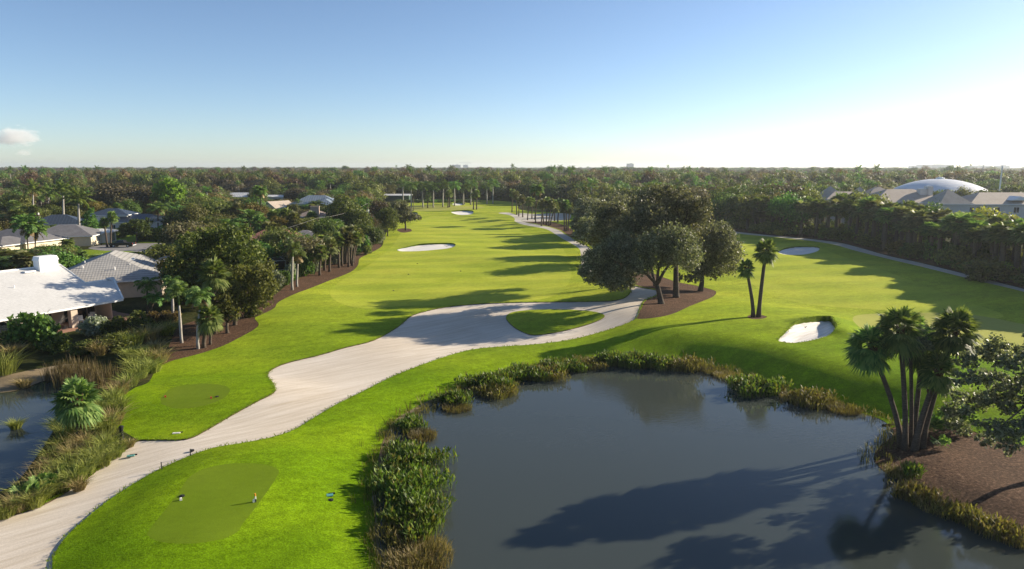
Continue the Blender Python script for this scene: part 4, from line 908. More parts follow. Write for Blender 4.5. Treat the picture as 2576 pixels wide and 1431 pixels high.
# ------------------------------------------------------------------ palms one can tell apart
def sabal_px(base, top, rad_px, label, seed, mat='palm', K=18, n=38, tr=.17, dead=3, boots=.3, dy=0.0, group=None, name='fan_palm', zb=None):
    p = ground(*base); q = aty(top[0], top[1], p[1] + dy); mpp = p[1] / ray(*top)[1]
    root = thing(name, label, 'palm', tuple(p), 0, group)
    Q, G, B, D = sabal(seed, q[2] - p[2], rad_px * mpp, n, K, tr, (q[0] - p[0], dy), dead, boots)
    link('crown', quad_mesh('crown', Q, LM[mat]), root); link('trunk', G.mesh('trunk', M['palmbark'], True), root); link('boots', B.mesh('boots', M['boots']), root)
    if D is not None: link('dead_fronds', quad_mesh('dead_fronds', D, LM['dead']), root)
    return root
CL = 'palm cluster at the pond tip'
sabal_px((2266, 1124), (2188, 872), 62, 'palm leaning left, lowest crown of the pond-tip cluster', 301, group=CL, boots=.22, dead=0)
sabal_px((2276, 1130), (2262, 830), 64, 'straight palm with the highest crown of the pond-tip cluster', 302, group=CL, boots=.16, dead=1)
sabal_px((2290, 1122), (2288, 838), 56, 'slim palm standing directly behind the straight one at the pond tip', 303, group=CL, boots=.1, dead=0, tr=.13, dy=1.4)
sabal_px((2297, 1100), (2322, 880), 58, 'palm in the middle of the pond-tip cluster, small booted neck', 304, group=CL, boots=.16, dead=1)
sabal_px((2300, 1132), (2360, 935), 52, 'thick rough-trunked palm leaning right, lowest right crown of the cluster', 305, group=CL, boots=.55, dead=2, tr=.2)
sabal_px((2318, 1126), (2404, 836), 66, 'palm at the right of the pond-tip cluster with isolated high crown', 306, group=CL, boots=.3, dead=1, dy=.6)
sabal_px((1895, 797), (1877, 674), 25, 'shorter curved palm of the pair on the right fairway', 307, dead=3, n=30, tr=.2)
sabal_px((1908, 797), (1927, 630), 34, 'taller straight palm of the pair on the right fairway', 308, dead=5, n=32, tr=.22)
sabal_px((203, 1105), (196, 1008), 62, 'stout short fan palm with booted trunk on the lagoon bank', 309, 'palm', boots=.95, dead=2, n=44, tr=.21)
sabal_px((512, 874), (526, 798), 36, 'low fan palm with criss-cross boots in the left mulch bed', 310, boots=.95, dead=1, tr=.2)
sabal_px((540, 838), (538, 690), 44, 'tall fan palm in front of the broad dark tree', 311, boots=.5, dead=5, tr=.2)
sabal_px((529, 866), (535, 806), 26, 'small dark-trunked fan palm beside the booted one in the mulch', 312, boots=.2, dead=2, tr=.13)
for i, (b, t, r) in enumerate([((804,692),(807,633),22),((816,680),(824,612),20),((829,683),(832,618),23),((853,673),(851,600),19),((860,668),(862,592),20),((866,664),(870,584),19),((870,661),(879,590),18),((877,671),(876,600),20),((882,663),(888,582),19),((886,668),(896,598),19),((889,661),(905,590),17)]):
    sabal_px(b, t, r, ('first', 'second', 'third', 'fourth', 'fifth', 'sixth', 'seventh', 'eighth', 'ninth', 'tenth', 'last')[i] + ' fan palm from the left in the row on the left mulch bed', 320 + i, 'palm2' if i % 3 else 'palm', K=11, n=28, dead=2, tr=.2, group='fan palms in a row on the left mulch bed')
for i, (b, t, r, l) in enumerate([((270,621),(262,560),14,'left palm of the pair beside the parked pickup'), ((279,621),(282,545),16,'right, taller palm of the pair beside the parked pickup')]): sabal_px(b, t, r, l, 340 + i, K=11, n=28, dead=3, tr=.2)
def feather_px(base, top, L_px, label, seed, mat='feather', bk='royal', dy=0.0, tr=.24, shaft=True, n=20, wid=.95, curl=1.35, drop=0, K=24, name='royal_palm', strip=.17, group=None):
    p = ground(*base); q = aty(top[0], top[1], p[1] + dy); mpp = p[1] / ray(*top)[1]; root = thing(name, label, 'palm', tuple(p), 0, group)
    if p[1] > 140 and strip < .3: strip, K, mat = .42, 18, ('royal' if mat == 'feather' else mat)
    Q, G, H, D = royal(seed, q[2] - p[2], L_px * mpp, n, K, tr, shaft, wid, curl, (q[0] - p[0], dy), strip, drop)
    link('crown', quad_mesh('crown', Q, LM[mat]), root); link('trunk', G.mesh('trunk', M[bk], True), root)
    if H: link('crownshaft', H.mesh('crownshaft', M['shaft'], True), root)
    if D is not None: link('dead_fronds', quad_mesh('dead_fronds', D, LM['dead']), root)
    return root
feather_px((201, 594), (196, 498), 46, 'royal palm with thick white trunk in front of the navy roofs', 401, tr=.34, wid=1.0)
feather_px((162, 578), (158, 480), 44, 'royal palm, middle of the three tall ones at left', 402, tr=.32, wid=1.0)
feather_px((86, 566), (82, 478), 42, 'royal palm, leftmost of the three tall ones', 403, tr=.3, wid=1.0)
feather_px((119, 560), (122, 486), 34, 'silvery shorter royal palm between the two left royals', 404, tr=.26, wid=.9)
feather_px((73, 648), (66, 564), 48, 'wide feather palm before the cream house at left', 405, bk='palmbark', shaft=False, n=20, tr=.17, wid=1.0, curl=2.0, drop=3, name='feather_palm')
feather_px((90, 646), (90, 577), 40, 'feather palm with yellowing skirt just right of the wide one', 406, bk='palmbark', shaft=False, n=18, tr=.17, wid=.9, curl=2.0, drop=4, name='feather_palm')
feather_px((498, 877), (500, 745), 42, 'foxtail palm with pale ringed trunk, nearest in the left mulch bed', 407, tr=.17, n=16, K=40, wid=.55, curl=1.9, drop=2, name='foxtail_palm', strip=.1, mat='palm')
feather_px((457, 862), (448, 735), 44, 'dark foxtail palm left of the ringed-trunk palm', 408, tr=.16, n=17, K=40, wid=.55, curl=1.9, drop=0, name='foxtail_palm', strip=.1, mat='palm')
feather_px((436, 800), (432, 712), 34, 'dark foxtail palm crowding the grey house corner', 414, tr=.16, n=17, K=36, wid=.55, curl=1.9, name='foxtail_palm', strip=.1, mat='palm')
feather_px((735, 729), (735, 622), 34, 'tall white-trunked foxtail palm at the mulch edge, left of two', 409, tr=.2, n=12, K=40, wid=.6, curl=1.9, drop=2, name='foxtail_palm', strip=.12, mat='palm')
feather_px((747, 721), (748, 640), 30, 'white-trunked foxtail palm with brown drooping fronds, right of two', 410, tr=.18, n=10, K=40, wid=.6, curl=2.0, drop=4, name='foxtail_palm', strip=.12, mat='palm')
feather_px((372, 785), (370, 715), 38, 'dark arching feather palm by the white house corner', 411, bk='palmbark', shaft=False, n=16, tr=.16, wid=.6, curl=2.3, K=34, name='feather_palm', strip=.1)
feather_px((380, 792), (388, 750), 30, 'low dark feather palm beneath the arching one', 412, bk='palmbark', shaft=False, n=14, tr=.14, wid=.55, curl=2.2, K=30, name='feather_palm', strip=.1)
feather_px((445, 634), (443, 580), 30, 'pale drooping feather palm at the end of the driveway', 413, bk='palmbark', shaft=False, n=18, tr=.16, wid=.9, curl=2.2, name='feather_palm')
feather_px((172, 645), (170, 612), 22, 'bright small feather palm before the cream garage wall', 415, bk='palmbark', shaft=False, n=16, tr=.13, wid=.6, curl=2.0, name='feather_palm')
feather_px((205, 668), (204, 640), 20, 'stubby feather palm on the lawn behind the white chimney', 416, bk='palmbark', shaft=False, n=14, tr=.16, wid=.6, curl=2.0, name='feather_palm')
feather_px((150, 672), (150, 636), 30, 'feathery light green palm behind the white chimney', 417, bk='palmbark', shaft=False, n=20, tr=.14, wid=.7, curl=2.0, name='feather_palm')
feather_px((660, 575), (655, 480), 24, 'tall ragged feather palm among the middle houses', 418, bk='palmbark', shaft=False, n=18, tr=.2, wid=1.1, curl=1.9, drop=3, name='feather_palm')
feather_px((802, 505), (802, 464), 20, 'feather palm rising behind the sage house roof', 419, bk='palmbark', shaft=False, n=18, tr=.2, wid=1.1, curl=1.9, name='feather_palm')
feather_px((1347, 562), (1351, 476), 26, 'tall slim palm beside the cart path bend', 420, bk='palmbark', shaft=False, n=18, tr=.18, wid=1.1, curl=1.9, drop=3, name='feather_palm')
ORD = ('first', 'second', 'third', 'fourth', 'fifth', 'sixth', 'seventh', 'eighth', 'ninth', 'tenth', 'eleventh', 'twelfth')
for i, (bx, by, tx, ty) in enumerate([(1014,509,1013,463),(1035,524,1034,468),(1064,522,1062,468),(1090,522,1090,470),(1114,520,1115,466),(1143.6,518,1143,466),(1165.6,516,1166,472),(1184,515,1186,464),(1225,514,1224,468),(1240,512,1240,462)]):
    feather_px((bx, by), (tx, ty), 23, f'{ORD[i]} from the left of the royal palms behind the far green', 430 + i, tr=.36, n=18, wid=1.6, curl=1.8, K=16, strip=.3, group='royal palms lined up behind the far green')
for i, (x, yb, yt) in enumerate([(1076,523,492),(1127,522,487),(1131,521,485),(1191,527,490),(1199,527,486)]):
    sabal_px((x, yb), (x + 1, yt), 11, f'{ORD[i]} from the left of the small fan palms among the royal palms', 450 + i, K=8, n=22, dead=1, tr=.25, boots=.1, group='small fan palms at the far green')
PB = 'fan palms around the cart path bend'
for i, (bx, by, tx, ty, r) in enumerate([(1327,553.5,1332,505,13),(1315,546,1314,500,13),(1338,550,1340,508,12),(1300,540,1298,490,13),(1288,534,1290,484,12),(1362,568,1366,512,15),(1374,566,1378,508,16),(1380,568,1388,512,15),(1384,566,1398,520,14),(1368,563,1360,516,12),(1403,559,1408,510,14),(1420,581,1418,520,15),(1425,581,1424,514,15),(1429,580,1434,522,14),(1305,544,1307,505,10),(1345,552,1352,512,11),(1395,556,1396,512,11)]):
    sabal_px((bx, by), (tx, ty), r, f'fan palm {("leaning left", "upright", "leaning right")[1 + int(np.sign(tx - bx)) * (abs(tx - bx) > 3)]} in the grove at the cart path bend', 460 + i, 'palm2' if i % 2 else 'palm', K=8, n=24, dead=2, tr=.2, boots=.2, group=PB)

for i, (b, t, r, l) in enumerate([((652,622),(653,560),24,'fan palm in front of the red tile roof, leftmost'),((676,630),(674,578),24,'fan palm in front of the red tile roof, second'),((723,608),(721,545),25,'fan palm before the red roof with the tan house behind'),((735,614),(740,552),24,'fan palm leaning right before the tan chimney house'),((777,600),(784,549),20,'fan palm beside the transformer pole'),((843,590),(843,542),22,'fan palm right of the tan chimney house'),((640,600),(628,545),22,'brown-skirted fan palm left of the red tile roof'),((600,590),(598,530),24,'brown-skirted fan palm among the middle houses')]): sabal_px(b, t, r, l, 350 + i, 'palm2' if i % 2 else 'palm', K=9, n=34, dead=6, tr=.2)
for k, x, yb, yt, w, l in [('oak0', 1500, 645, 548, 100, 'grey oak at the path side, hidden by the forked oak'), ('oak1', 1520, 612, 508, 95, 'grey oak at the path side just behind the small one'), ('oak0', 1540, 668, 555, 105, 'grey oak on the mulch deep behind the forked oak'), ('oak1', 1492, 585, 500, 84, 'grey oak left of the tall group, nearest the path bend'), ('oak0', 1560, 590, 488, 95, 'rear oak behind the left shoulder oak'), ('oak1', 1590, 640, 515, 95, 'oak between the tall oak and the rear ones'), ('dark1', 870, 600, 494, 76, 'dark dense tree behind the first utility pole'), ('mid0', 905, 580, 500, 72, 'green tree behind the fairway palm row'), ('brown0', 945, 578, 505, 56, 'brown shaggy tree at the fairway edge'), ('dark0', 975, 594, 524, 44, 'dark low tree just left of the lone oak'), ('olive1', 918, 520, 462, 96, 'olive wispy tree above the fairway corner'), ('mid1', 884, 516, 464, 60, 'bright dense tree right of the sage house'), ('dark1', 470, 600, 520, 90, 'dark tree behind the drooping feather palm'), ('brown1', 300, 560, 462, 110, 'large grey-brown tree behind the white two-level house'), ('brown0', 365, 556, 468, 90, 'grey-brown tree right of the large one behind the navy roofs'), ('dark0', 540, 590, 508, 90, 'dark tree between lawn and middle houses'), ('dark0', 693, 622, 570, 62, 'dark tree covering the middle of the red tile roof'), ('olive0', 500, 560, 496, 80, 'olive tree among the middle houses')]:
    plant_px(k, x, yb, yt, w, l)

# ------------------------------------------------------------------ shrubs and smaller plants with a place of their own
for key, x, yb, yt, w, l in [
 ('bush_mid', 96, 880, 792, 96, 'big clipped green bush in front of the white house wall'), ('bush_dark', 25, 882, 838, 62, 'dark bush at the left frame edge below the white eave'),
 ('bush_dark', 150, 884, 842, 60, 'dark low bush right of the big clipped bush'), ('bush_silver', 243, 842, 796, 56, 'grey wispy shrub in front of the patio'),
 ('bush_dark', 300, 846, 798, 60, 'black-green shrub under the patio corner'), ('bush_dark', 345, 836, 788, 62, 'dark rounded shrub right of the patio corner'),
 ('bush_rust', 395, 812, 782, 46, 'bronze hedge clump left of the foxtail palms'), ('bush_rust', 428, 810, 780, 46, 'bronze hedge clump touching the foxtail palm trunk'),
 ('bush_dark', 280, 880, 846, 70, 'low dark shrub on the shaded lawn below the patio'), ('bush_dark', 220, 890, 856, 60, 'shaded shrub between lagoon and patio'),
 ('bush_mid', 767, 694, 638, 36, 'round bright green bush on the mulch right of the white trunks'), ('bush_silver', 697, 722, 684, 32, 'silver shrub left of the white foxtail trunks'),
 ('bush_mid', 717, 718, 682, 28, 'green shrub beside the silver shrub'), ('bush_silver', 732, 700, 662, 26, 'silver shrub behind the white foxtail trunks'),
 ('bush_silver', 790, 684, 650, 26, 'grey shrub left of the fan palm row'), ('bush_olive', 790, 668, 632, 34, 'olive shrub behind the first fan palm of the row'), ('bush_mid', 812, 664, 634, 30, 'green shrub between the row palms'),
 ('bush_silver', 842, 664, 634, 22, 'grey thin shrub among the palm row'), ('bush_mid', 912, 632, 592, 32, 'green bush at the far end of the palm row'),
 ('bush_silver', 922, 630, 598, 22, 'silver shrub right of the palm row'), ('bush_mid', 942, 614, 574, 34, 'tall green shrub at the fairway edge'), ('bush_silver', 952, 612, 580, 26, 'bare grey shrub nearest the fairway edge'),
 ('bush_olive', 925, 640, 618, 18, 'small olive shrub on the mulch past the palm row'), ('bush_lime', 700, 676, 648, 26, 'lime shrub in front of the pool cage'),
 ('bush_lime', 398, 606, 574, 40, 'bright lime hedge right of the lawn tree'), ('bush_lime', 420, 600, 568, 38, 'bright lime hedge at the lawn end'), ('bush_lime', 462, 590, 566, 36, 'bright lime shrub behind the drooping palm'), ('bush_lime', 378, 598, 572, 24, 'lime shrub under the lawn tree crown'),
 ('bush_yellow', 70, 662, 650, 26, 'yellow clipped hedge by the left house'), ('bush_mid', 100, 668, 644, 22, 'clipped green block by the left house'), ('bush_dark', 30, 668, 628, 46, 'dark shrub at the left frame edge behind the white roof'), ('bush_mid', 8, 682, 640, 44, 'green shrub touching the white roof edge at left'),
 ('bush_mid', 190, 640, 618, 24, 'green shrub at the corner of the cream house'), ('bush_rust', 346, 642, 634, 14, 'small red shrub on the lawn'), ('bush_dark', 300, 598, 576, 34, 'dark hedge behind the pickup left'), ('bush_dark', 372, 604, 580, 40, 'dark hedge behind the lawn tree'), 
 ('bush_yellow', 728, 527, 508, 20, 'golden shrub before the pale gable roof'), ('bush_yellow', 745, 527, 511, 17, 'golden shrub left of the sage house'), ('bush_yellow', 312, 588, 566, 16, 'orange-tipped shrub by the white house with navy roofs'),
 ('bush_olive', 640, 795, 776, 30, 'straggly shrub under the bushy dark tree')]:
    plant_px(key, x, yb, yt, w, l)
def tuft(px, yb, hpx, seed, label, mat='tuft', n=300, name='grass_tuft', lean=.75, group='cord grass tufts along the lagoon bank', wide=.42):
    R = np.random.default_rng(seed); p = ground(px, yb); p[2] = max(p[2], WATER_Z); mpp = p[1] / ray(px, yb)[1]; H = hpx * mpp
    o = link(name, quad_mesh(name, blades(n, H * wide, H, .035 * max(1, p[1] / 45), R, lean, .8), LM[mat])); o.location = tuple(p); setp(o, label, 'grass tuft', group); return o
TU = [(15,1300,62),(45,1284,66),(88,1274,66),(62,1252,64),(115,1252,62),(98,1228,66),(152,1236,62),(140,1208,64),(190,1214,66),(125,1190,62),(172,1182,66),(218,1190,62),(140,1160,62),(184,1152,66),(236,1160,64),(258,1172,56),(160,1130,62),(215,1126,64),(266,1130,66),(290,1150,46),(302,1132,40),(326,1124,30),(172,1100,64),(240,1094,70),(266,1092,74),(282,1070,70),(226,1062,64),(256,1040,64),(286,1014,62),(302,992,56),(326,972,54),(352,950,58),(384,936,58),(402,912,54),(372,912,56),(338,932,54),(346,900,48),(392,886,46),(330,905,50),(150,1080,50),(300,1030,50),(200,1232,46)]
for i, (x, y, hh) in enumerate(TU):
    k = i % 4; tone = ('yellow-green', 'straw-tipped', 'grey-green', 'yellow-green')[k]
    nb = ('beside the sand path' if y > 1200 else 'below the stout fan palm' if y > 1110 else 'near the stout palm trunk' if y > 1000 else 'next to the mulch tip')
    tuft(x, y, hh * .68, 600 + i, f'{tone} cord grass tuft {nb}', ('tuft', 'tuft2', 'tuft', 'tuft')[k])
for i, (x, y, hh, l) in enumerate([(8,940,60,'golden grass tuft at the left frame edge above the lagoon'),(30,900,40,'shaded grass tuft above the sandy lagoon edge'),(300,876,40,'shaded green grass tuft below the patio lawn'),(250,892,38,'dim grass tuft right of the shaded shrub'),(340,866,40,'grass tuft at the mulch bed end'),(372,858,42,'pale grass tuft by the foxtail palms'),(420,842,36,'straw tuft behind the dark foxtail'),(60,975,26,'small reed tuft at the lagoon waterline'),(40,1078,26,'isolated reed tuft standing in the lagoon')]): tuft(x, y, hh, 660 + i, l, 'tuft' if i % 2 == 0 else 'tuft2', group=None)
def cattails():
    R = np.random.default_rng(70); G = []
    for _ in range(150):
        x, y = R.uniform(120, 300), R.uniform(935, 990)
        if abs(x - 210) / 95 + abs(y - 962) / 34 > 1.15: continue
        p = ground(x, y); p[2] = max(p[2], WATER_Z); b = blades(14, .45, 1.9, .05, R, .18, .2); G.append(b + p)
    o = link('reeds', quad_mesh('reeds', np.concatenate(G), LM['reed'])); setp(o, 'brown cattail thicket between lagoon and cord grass', 'reeds', None, 'stuff')
cattails()
def palmetto(px, yb, hpx, seed, label, n=16):
    R = np.random.default_rng(seed); p = ground(px, yb); p[2] = max(p[2], WATER_Z); H = hpx * p[1] / ray(px, yb)[1]; Q = []
    for i in range(n): Q += fan(np.array((R.normal() * .2, R.normal() * .2, .1)), R.uniform(0, 6.28), math.radians(R.uniform(20, 85)), H * R.uniform(.4, .7), H * .45, 12, R, .2)
    o = link('palmetto', quad_mesh('palmetto', np.array(Q), LM['palm'])); o.location = tuple(p); setp(o, label, 'palmetto'); return o
for i, (x, y, hh, l) in enumerate([(2345,1088,62,'tall saw palmetto just behind the palm cluster trunks'),(2385,1082,66,'largest saw palmetto on the mulch behind the leaning palm'),(2430,1078,56,'saw palmetto under the right oak branches'),(2312,1080,50,'saw palmetto between the cluster trunks'),(2365,1122,30,'young palmetto with orange leaves on the mulch'),(80,1262,50,'blue-green palmetto beside the sand path'),(120,1232,52,'palmetto between grass tufts on the bank'),(165,1212,46,'palmetto nearest the brown verge'),(215,1260,22,'low palmetto at the path verge')][:8]): palmetto(x, y, hh, 700 + i, l)

# ------------------------------------------------------------------ marsh plants round the pond
MP = [(1035,1168,55,34,'lush'),(1030,1245,66,44,'lush'),(1052,1318,58,42,'lush'),(1020,1352,44,30,'olive'),(1058,1408,66,40,'brown'),(1030,1450,56,36,'brown'),(1033,1076,26,20,'lush'),(1064,1100,28,18,'brown'),(1141,1012,34,20,'lush'),(1150,1030,30,14,'brown'),(1236,972,48,26,'lush'),(1250,990,44,18,'olive'),(1318,950,44,22,'lush'),(1368,945,48,20,'olive'),(1412,930,44,18,'lush'),(1467,922,40,16,'olive'),
 (1540,914,28,26,'lush'),(1584,917,36,30,'lush'),(1618,918,24,22,'lush'),(1663,924,26,26,'lush'),(1734,928,36,32,'olive'),(1795,936,26,16,'brown'),(1830,948,28,16,'brown'),(1858,960,24,16,'brown'),(1903,984,50,36,'lush'),(1956,988,18,18,'olive'),(1988,1000,22,14,'brown'),(2042,1014,46,34,'olive'),(2092,1020,22,12,'brown'),(2127,1034,34,18,'brown'),
 (2262,1196,26,30,'brown'),(2292,1200,18,30,'lush'),(2284,1246,36,22,'olive'),(2320,1258,38,24,'olive'),(2356,1280,36,24,'brown'),(2400,1296,38,24,'olive'),(2440,1312,36,24,'olive'),(2484,1332,38,26,'olive'),(2528,1350,38,26,'olive'),(2566,1366,36,28,'brown')]
MG = {}
for i, (x, yb, hw, hp, st) in enumerate(MP):
    R = np.random.default_rng(800 + i); p = place(x, yb); p[2] = max(float(hgt(p[0], p[1])[0]), WATER_Z - .03); b = ray(x, yb)[1]; mpp = p[1] / b; rx = hw * mpp * 1.25; ry = rx * (1.15 if x < 1100 else .8); H = max(.6, min(1.0, hp * mpp * .85))
    n = int(300 * rx * ry / .9) + 90
    if st == 'lush': Q, mt = lances(n, rx, ry, H, R, .15, .42), 'marsh'
    elif st == 'olive': Q, mt = np.concatenate((lances(n // 2, rx, ry, H, R, .12, .38), blades(n // 2, rx, H * .9, .04, R, .3, .4) * np.array((1, ry / rx, 1)))), 'marsh2'
    else: Q, mt = blades(int(n * 1.2), rx, H * .85, .035, R, .4, .6) * np.array((1, ry / rx, 1)), 'reed' if i % 2 else 'tuft2'
    mi_ = (R.random(len(Q)) < (.16 if st == 'lush' else .3)).astype(int)
    if st == 'lush': mi_ = np.tile(mi_[:len(Q) // 2], 2)
    o = link('marsh_plant', quad_mesh('marsh_plant', Q, [LM[mt], LM['marsh2' if st == 'lush' else 'reed' if st == 'olive' else 'marsh2']], mi_)); o.location = tuple(p)
    look = {'lush': 'leafy green pickerelweed clump', 'olive': 'olive marsh plant clump', 'brown': 'dry brown rush clump'}[st]
    where = ('left pond bank' if x < 1100 else 'upper left pond curve' if x < 1500 else 'far pond bank below the oaks' if x < 1800 else 'shaded right far bank' if x < 2200 else 'bank below the right mulch')
    MG.setdefault((look, where), []).append((yb if x < 1100 else x, o)); o['category'] = 'marsh plant'
for (look, where), L in MG.items():
    L.sort(key=lambda q_: q_[0])
    for i, (_, o) in enumerate(L):
        o['label'] = look + ' on the ' + where if len(L) == 1 else f"{('first', 'second', 'third', 'fourth', 'fifth', 'sixth', 'seventh')[i]} {look} on the {where}, from {'far end' if where == 'left pond bank' else 'left'}"
def pond_fringe():
    R = np.random.default_rng(71); P = PONDS[0]; G = []
    for i in range(len(P)):
        a, b = P[i], P[(i + 1) % len(P)]; L = np.linalg.norm(b - a)
        if a[1] < 24: continue
        nn = np.array((-(b - a)[1], (b - a)[0])) / (L + 1e-9)
        for _ in range(int(L * (16 if a[0] < 0 else 9))):
            if R.random() < .25: continue
            q = a + (b - a) * R.random() + nn * R.normal(0, .6); z = max(float(h0(q[0], q[1])[0]), WATER_Z)
            G.append(blades(6, .22, R.uniform(.4, .95), .035 * max(1, q[1] / 45), R, .5, .5) + np.array((q[0], q[1], z)))
    o = link('rushes', quad_mesh('rushes', np.concatenate(G), LM['marsh2'])); setp(o, 'thin rush fringe along the pond waterline', 'rushes', None, 'stuff')
pond_fringe()
def turf_edges():                         # blades leaning over the cut edge of the turf
    R = np.random.default_rng(72); G = []
    for key, poly, nm in REG:
        if key not in ('sand', 'bunker') or (key == 'bunker' and poly[:, 1].mean() > 180): continue
        for i in range(len(poly)):
            a, b = poly[i], poly[(i + 1) % len(poly)]; L = float(np.linalg.norm(b - a)); m = (a + b) / 2
            if m[1] < 26 or m[1] > 135: continue
            n = int(L * (9 if m[1] < 70 else 5)); nn = np.array((-(b - a)[1], (b - a)[0])) / (L + 1e-9)
            if n == 0: continue
            q = a + (b - a) * R.random((n, 1)) + nn * R.normal(0, .10, (n, 1)); z = hgt(q[:, 0], q[:, 1]) - .03
            for (x, y), zz in zip(q, z): G.append(blades(3, .07, R.uniform(.10, .22), .045 * max(1, y / 60), R, 1.0, .9) + np.array((x, y, zz)))
    o = link('grass_fringe', quad_mesh('grass_fringe', np.concatenate(G), LM['turf'])); setp(o, 'ragged grass blades along the edges of path and bunkers', 'grass', None, 'stuff')
turf_edges()

# ------------------------------------------------------------------ the palm belt behind the right cart path
CLICK = [(1886,500),(2000,506),(2080,502),(2150,500),(2235,506),(2300,524),(2400,540),(2500,548),(2576,545),(2760,560)]
def belt():
    P = place_many(catmull(RCART_TOP, 6, False)); seg = np.linalg.norm(np.diff(P, axis=0), axis=1); cum = np.concatenate(([0], np.cumsum(seg)))
    R = random.Random(5); n = 0
    xs = [c[0] for c in CLICK]; ys = [c[1] for c in CLICK]
    for row, (off, stp) in enumerate(((4.5, 3.6), (8, 3.4), (12, 3.6), (16.5, 4.0))):
        s = 8.0 + row
        while s < cum[-1] - 2:
            i = int(np.searchsorted(cum, s)) - 1; i = max(0, min(i, len(seg) - 1)); t = (P[i + 1] - P[i]) / seg[i]; nn = np.array((-t[1], t[0]))
            if nn[0] < 0: nn = -nn
            q = P[i] + t * (s - cum[i]) + nn * (off + R.uniform(-1.2, 1.2)); px = 1288 + FPX * q[0] / (q[1] * CP + CAM_Z * SP); s += stp * R.uniform(.8, 1.25)
            if px < 1860: continue
            ty = np.interp(px, xs, ys) + R.uniform(-8, 32) - row * 3; p = np.array((q[0], q[1], float(hgt(q[0], q[1])[0]))); h = aty(px, ty, q[1])[2] - p[2]; h = max(5.0, min(h, 13.0))
            plant(f'sabal{R.randrange(3)}', p, h, R.uniform(4.8, 6.4), ('front-row fan palm in the dense belt along the right cart path', 'fan palm deep in the dense belt behind the right cart path')[row > 1], ('front row palms of the belt', 'inner palms of the belt')[row > 1]); n += 1
    for k in range(120):                    # undergrowth at the foot of the belt
        s = R.uniform(4, cum[-1] - 2); i = max(0, min(int(np.searchsorted(cum, s)) - 1, len(seg) - 1)); t = (P[i + 1] - P[i]) / seg[i]; nn = np.array((-t[1], t[0]))
        if nn[0] < 0: nn = -nn
        q = P[i] + t * (s - cum[i]) + nn * R.uniform(3.0, 15); p = (q[0], q[1], float(hgt(q[0], q[1])[0]))
        plant('bush_' + R.choice(['dark', 'dark', 'mid', 'olive']), p, R.uniform(2.0, 4.6), R.uniform(4.2, 6.6), 'dark understory shrub at the foot of the palm belt', 'understory shrubs under the palm belt')
    for k in range(14):                    # broad trees standing among the palms
        s = R.uniform(4, cum[-1] - 2); i = max(0, min(int(np.searchsorted(cum, s)) - 1, len(seg) - 1)); t = (P[i + 1] - P[i]) / seg[i]; nn = np.array((-t[1], t[0]))
        if nn[0] < 0: nn = -nn
        q = P[i] + t * (s - cum[i]) + nn * R.uniform(9, 24); p = (q[0], q[1], float(hgt(q[0], q[1])[0]))
        plant(R.choice(['dark0', 'dark1', 'mid0', 'olive0']), p, R.uniform(5.5, 8.5), R.uniform(6, 8.5), 'dark broad tree standing among the trunks of the palm belt', 'broad trees within the palm belt')
belt()
for key, x, yb, yt, w, l in [('olive1', 2165, 600, 486, 96, 'wispy olive tree rising through the middle of the palm belt'), ('mid1', 2330, 640, 516, 76, 'bright green tree in the palm belt before the clubhouse turret'), ('yellow0', 2470, 640, 526, 110, 'yellow-green tree in front of the clubhouse windows'), ('brown0', 1960, 560, 466, 110, 'brownish tree at the left end of the palm belt'),
  ('bush_olive', 2480, 706, 656, 90, 'olive bush at the right cart path verge'), ('bush_yellow', 2260, 640, 606, 50, 'sunlit yellow-green bush under the palm belt'), ('bush_mid', 2300, 650, 612, 60, 'green bush under the palm belt beside red flowers'), ('bush_yellow', 1960, 592, 576, 26, 'small yellow bush at the left end of the palm belt'), ('bush_lime', 2520, 706, 660, 60, 'lime groundcover bush under the right palms')]:
    plant_px(key, x, yb, yt, w, l)
R_ = np.random.default_rng(91); p_ = ground(2312, 642); C_ = R_.normal(size=(240, 3)) * np.array((1.6, .6, .35)) + np.array((0, 0, 1.0))
o_ = link('flower_bush', quad_mesh('flower_bush', cards(C_, .35, .25, R_), LM['red'])); o_.location = tuple(p_); setp(o_, 'red flowering bush glowing under the palm belt', 'flower bush')

# ------------------------------------------------------------------ trees filling the neighbourhood and the wood behind
GOLF = gpoly(GOLF_PX, 4); NOGO = [r[1] for r in REG if r[0] in ('road', 'lawn', 'water')]
KEEP = [(105,196,540,566,219),(244,400,526,566,226),(118,222,570,616,186),(0,99,588,626,172),(230,262,584,616,190),(282,360,594,636,180),(598,638,485,494,415),(677,718,491,500,405),(690,720,507,524,300),(742,850,493,512,295),(755,833,518,548,214),(628,640,584,606,168),(590,616,524,536,278),(745,783,580,592,176),(664,712,652,686,131),(165,428,626,705,108),(969,1033,488,505,425),(196,260,625,690,108),(260,420,586,612,170),(0,165,655,700,96),(985,1052,505,580,226)]
HOUSES = [(o.location.x, o.location.y) for o in COL.objects if o.parent is None and o.get('category') in ('house', 'garage', 'shed')]
CLUBR = [(2040, 2800, 215, 285), (2230, 2490, 300, 365)]
LM_ = [(123, 97, 'white house'), (300, 118, 'grey tiled house'), (150, 219, 'navy hip-roofed house'), (345, 228, 'white two-level house'), (168, 186, 'cream shingled house'), (42, 172, 'cream house at the street'), (617, 415, 'white seamed roof'), (703, 305, 'pale gable house'), (800, 300, 'sage two-storey house'), (790, 216, 'tan chimney house'), (690, 170, 'red tile-roofed house'), (602, 278, 'low flat-roofed house'), (412, 330, 'deep grey bungalow'), (1003, 428, 'maintenance shed'), (2087, 262, 'left clubhouse turret'), (2382, 228, 'main clubhouse turret'), (2362, 335, 'white dome'), (1701, 110, 'central oaks'), (1385, 240, 'cart path palm grove'), (1130, 360, 'royal palm row'), (2100, 165, 'palm belt'), (1021, 230, 'lone fairway oak')]
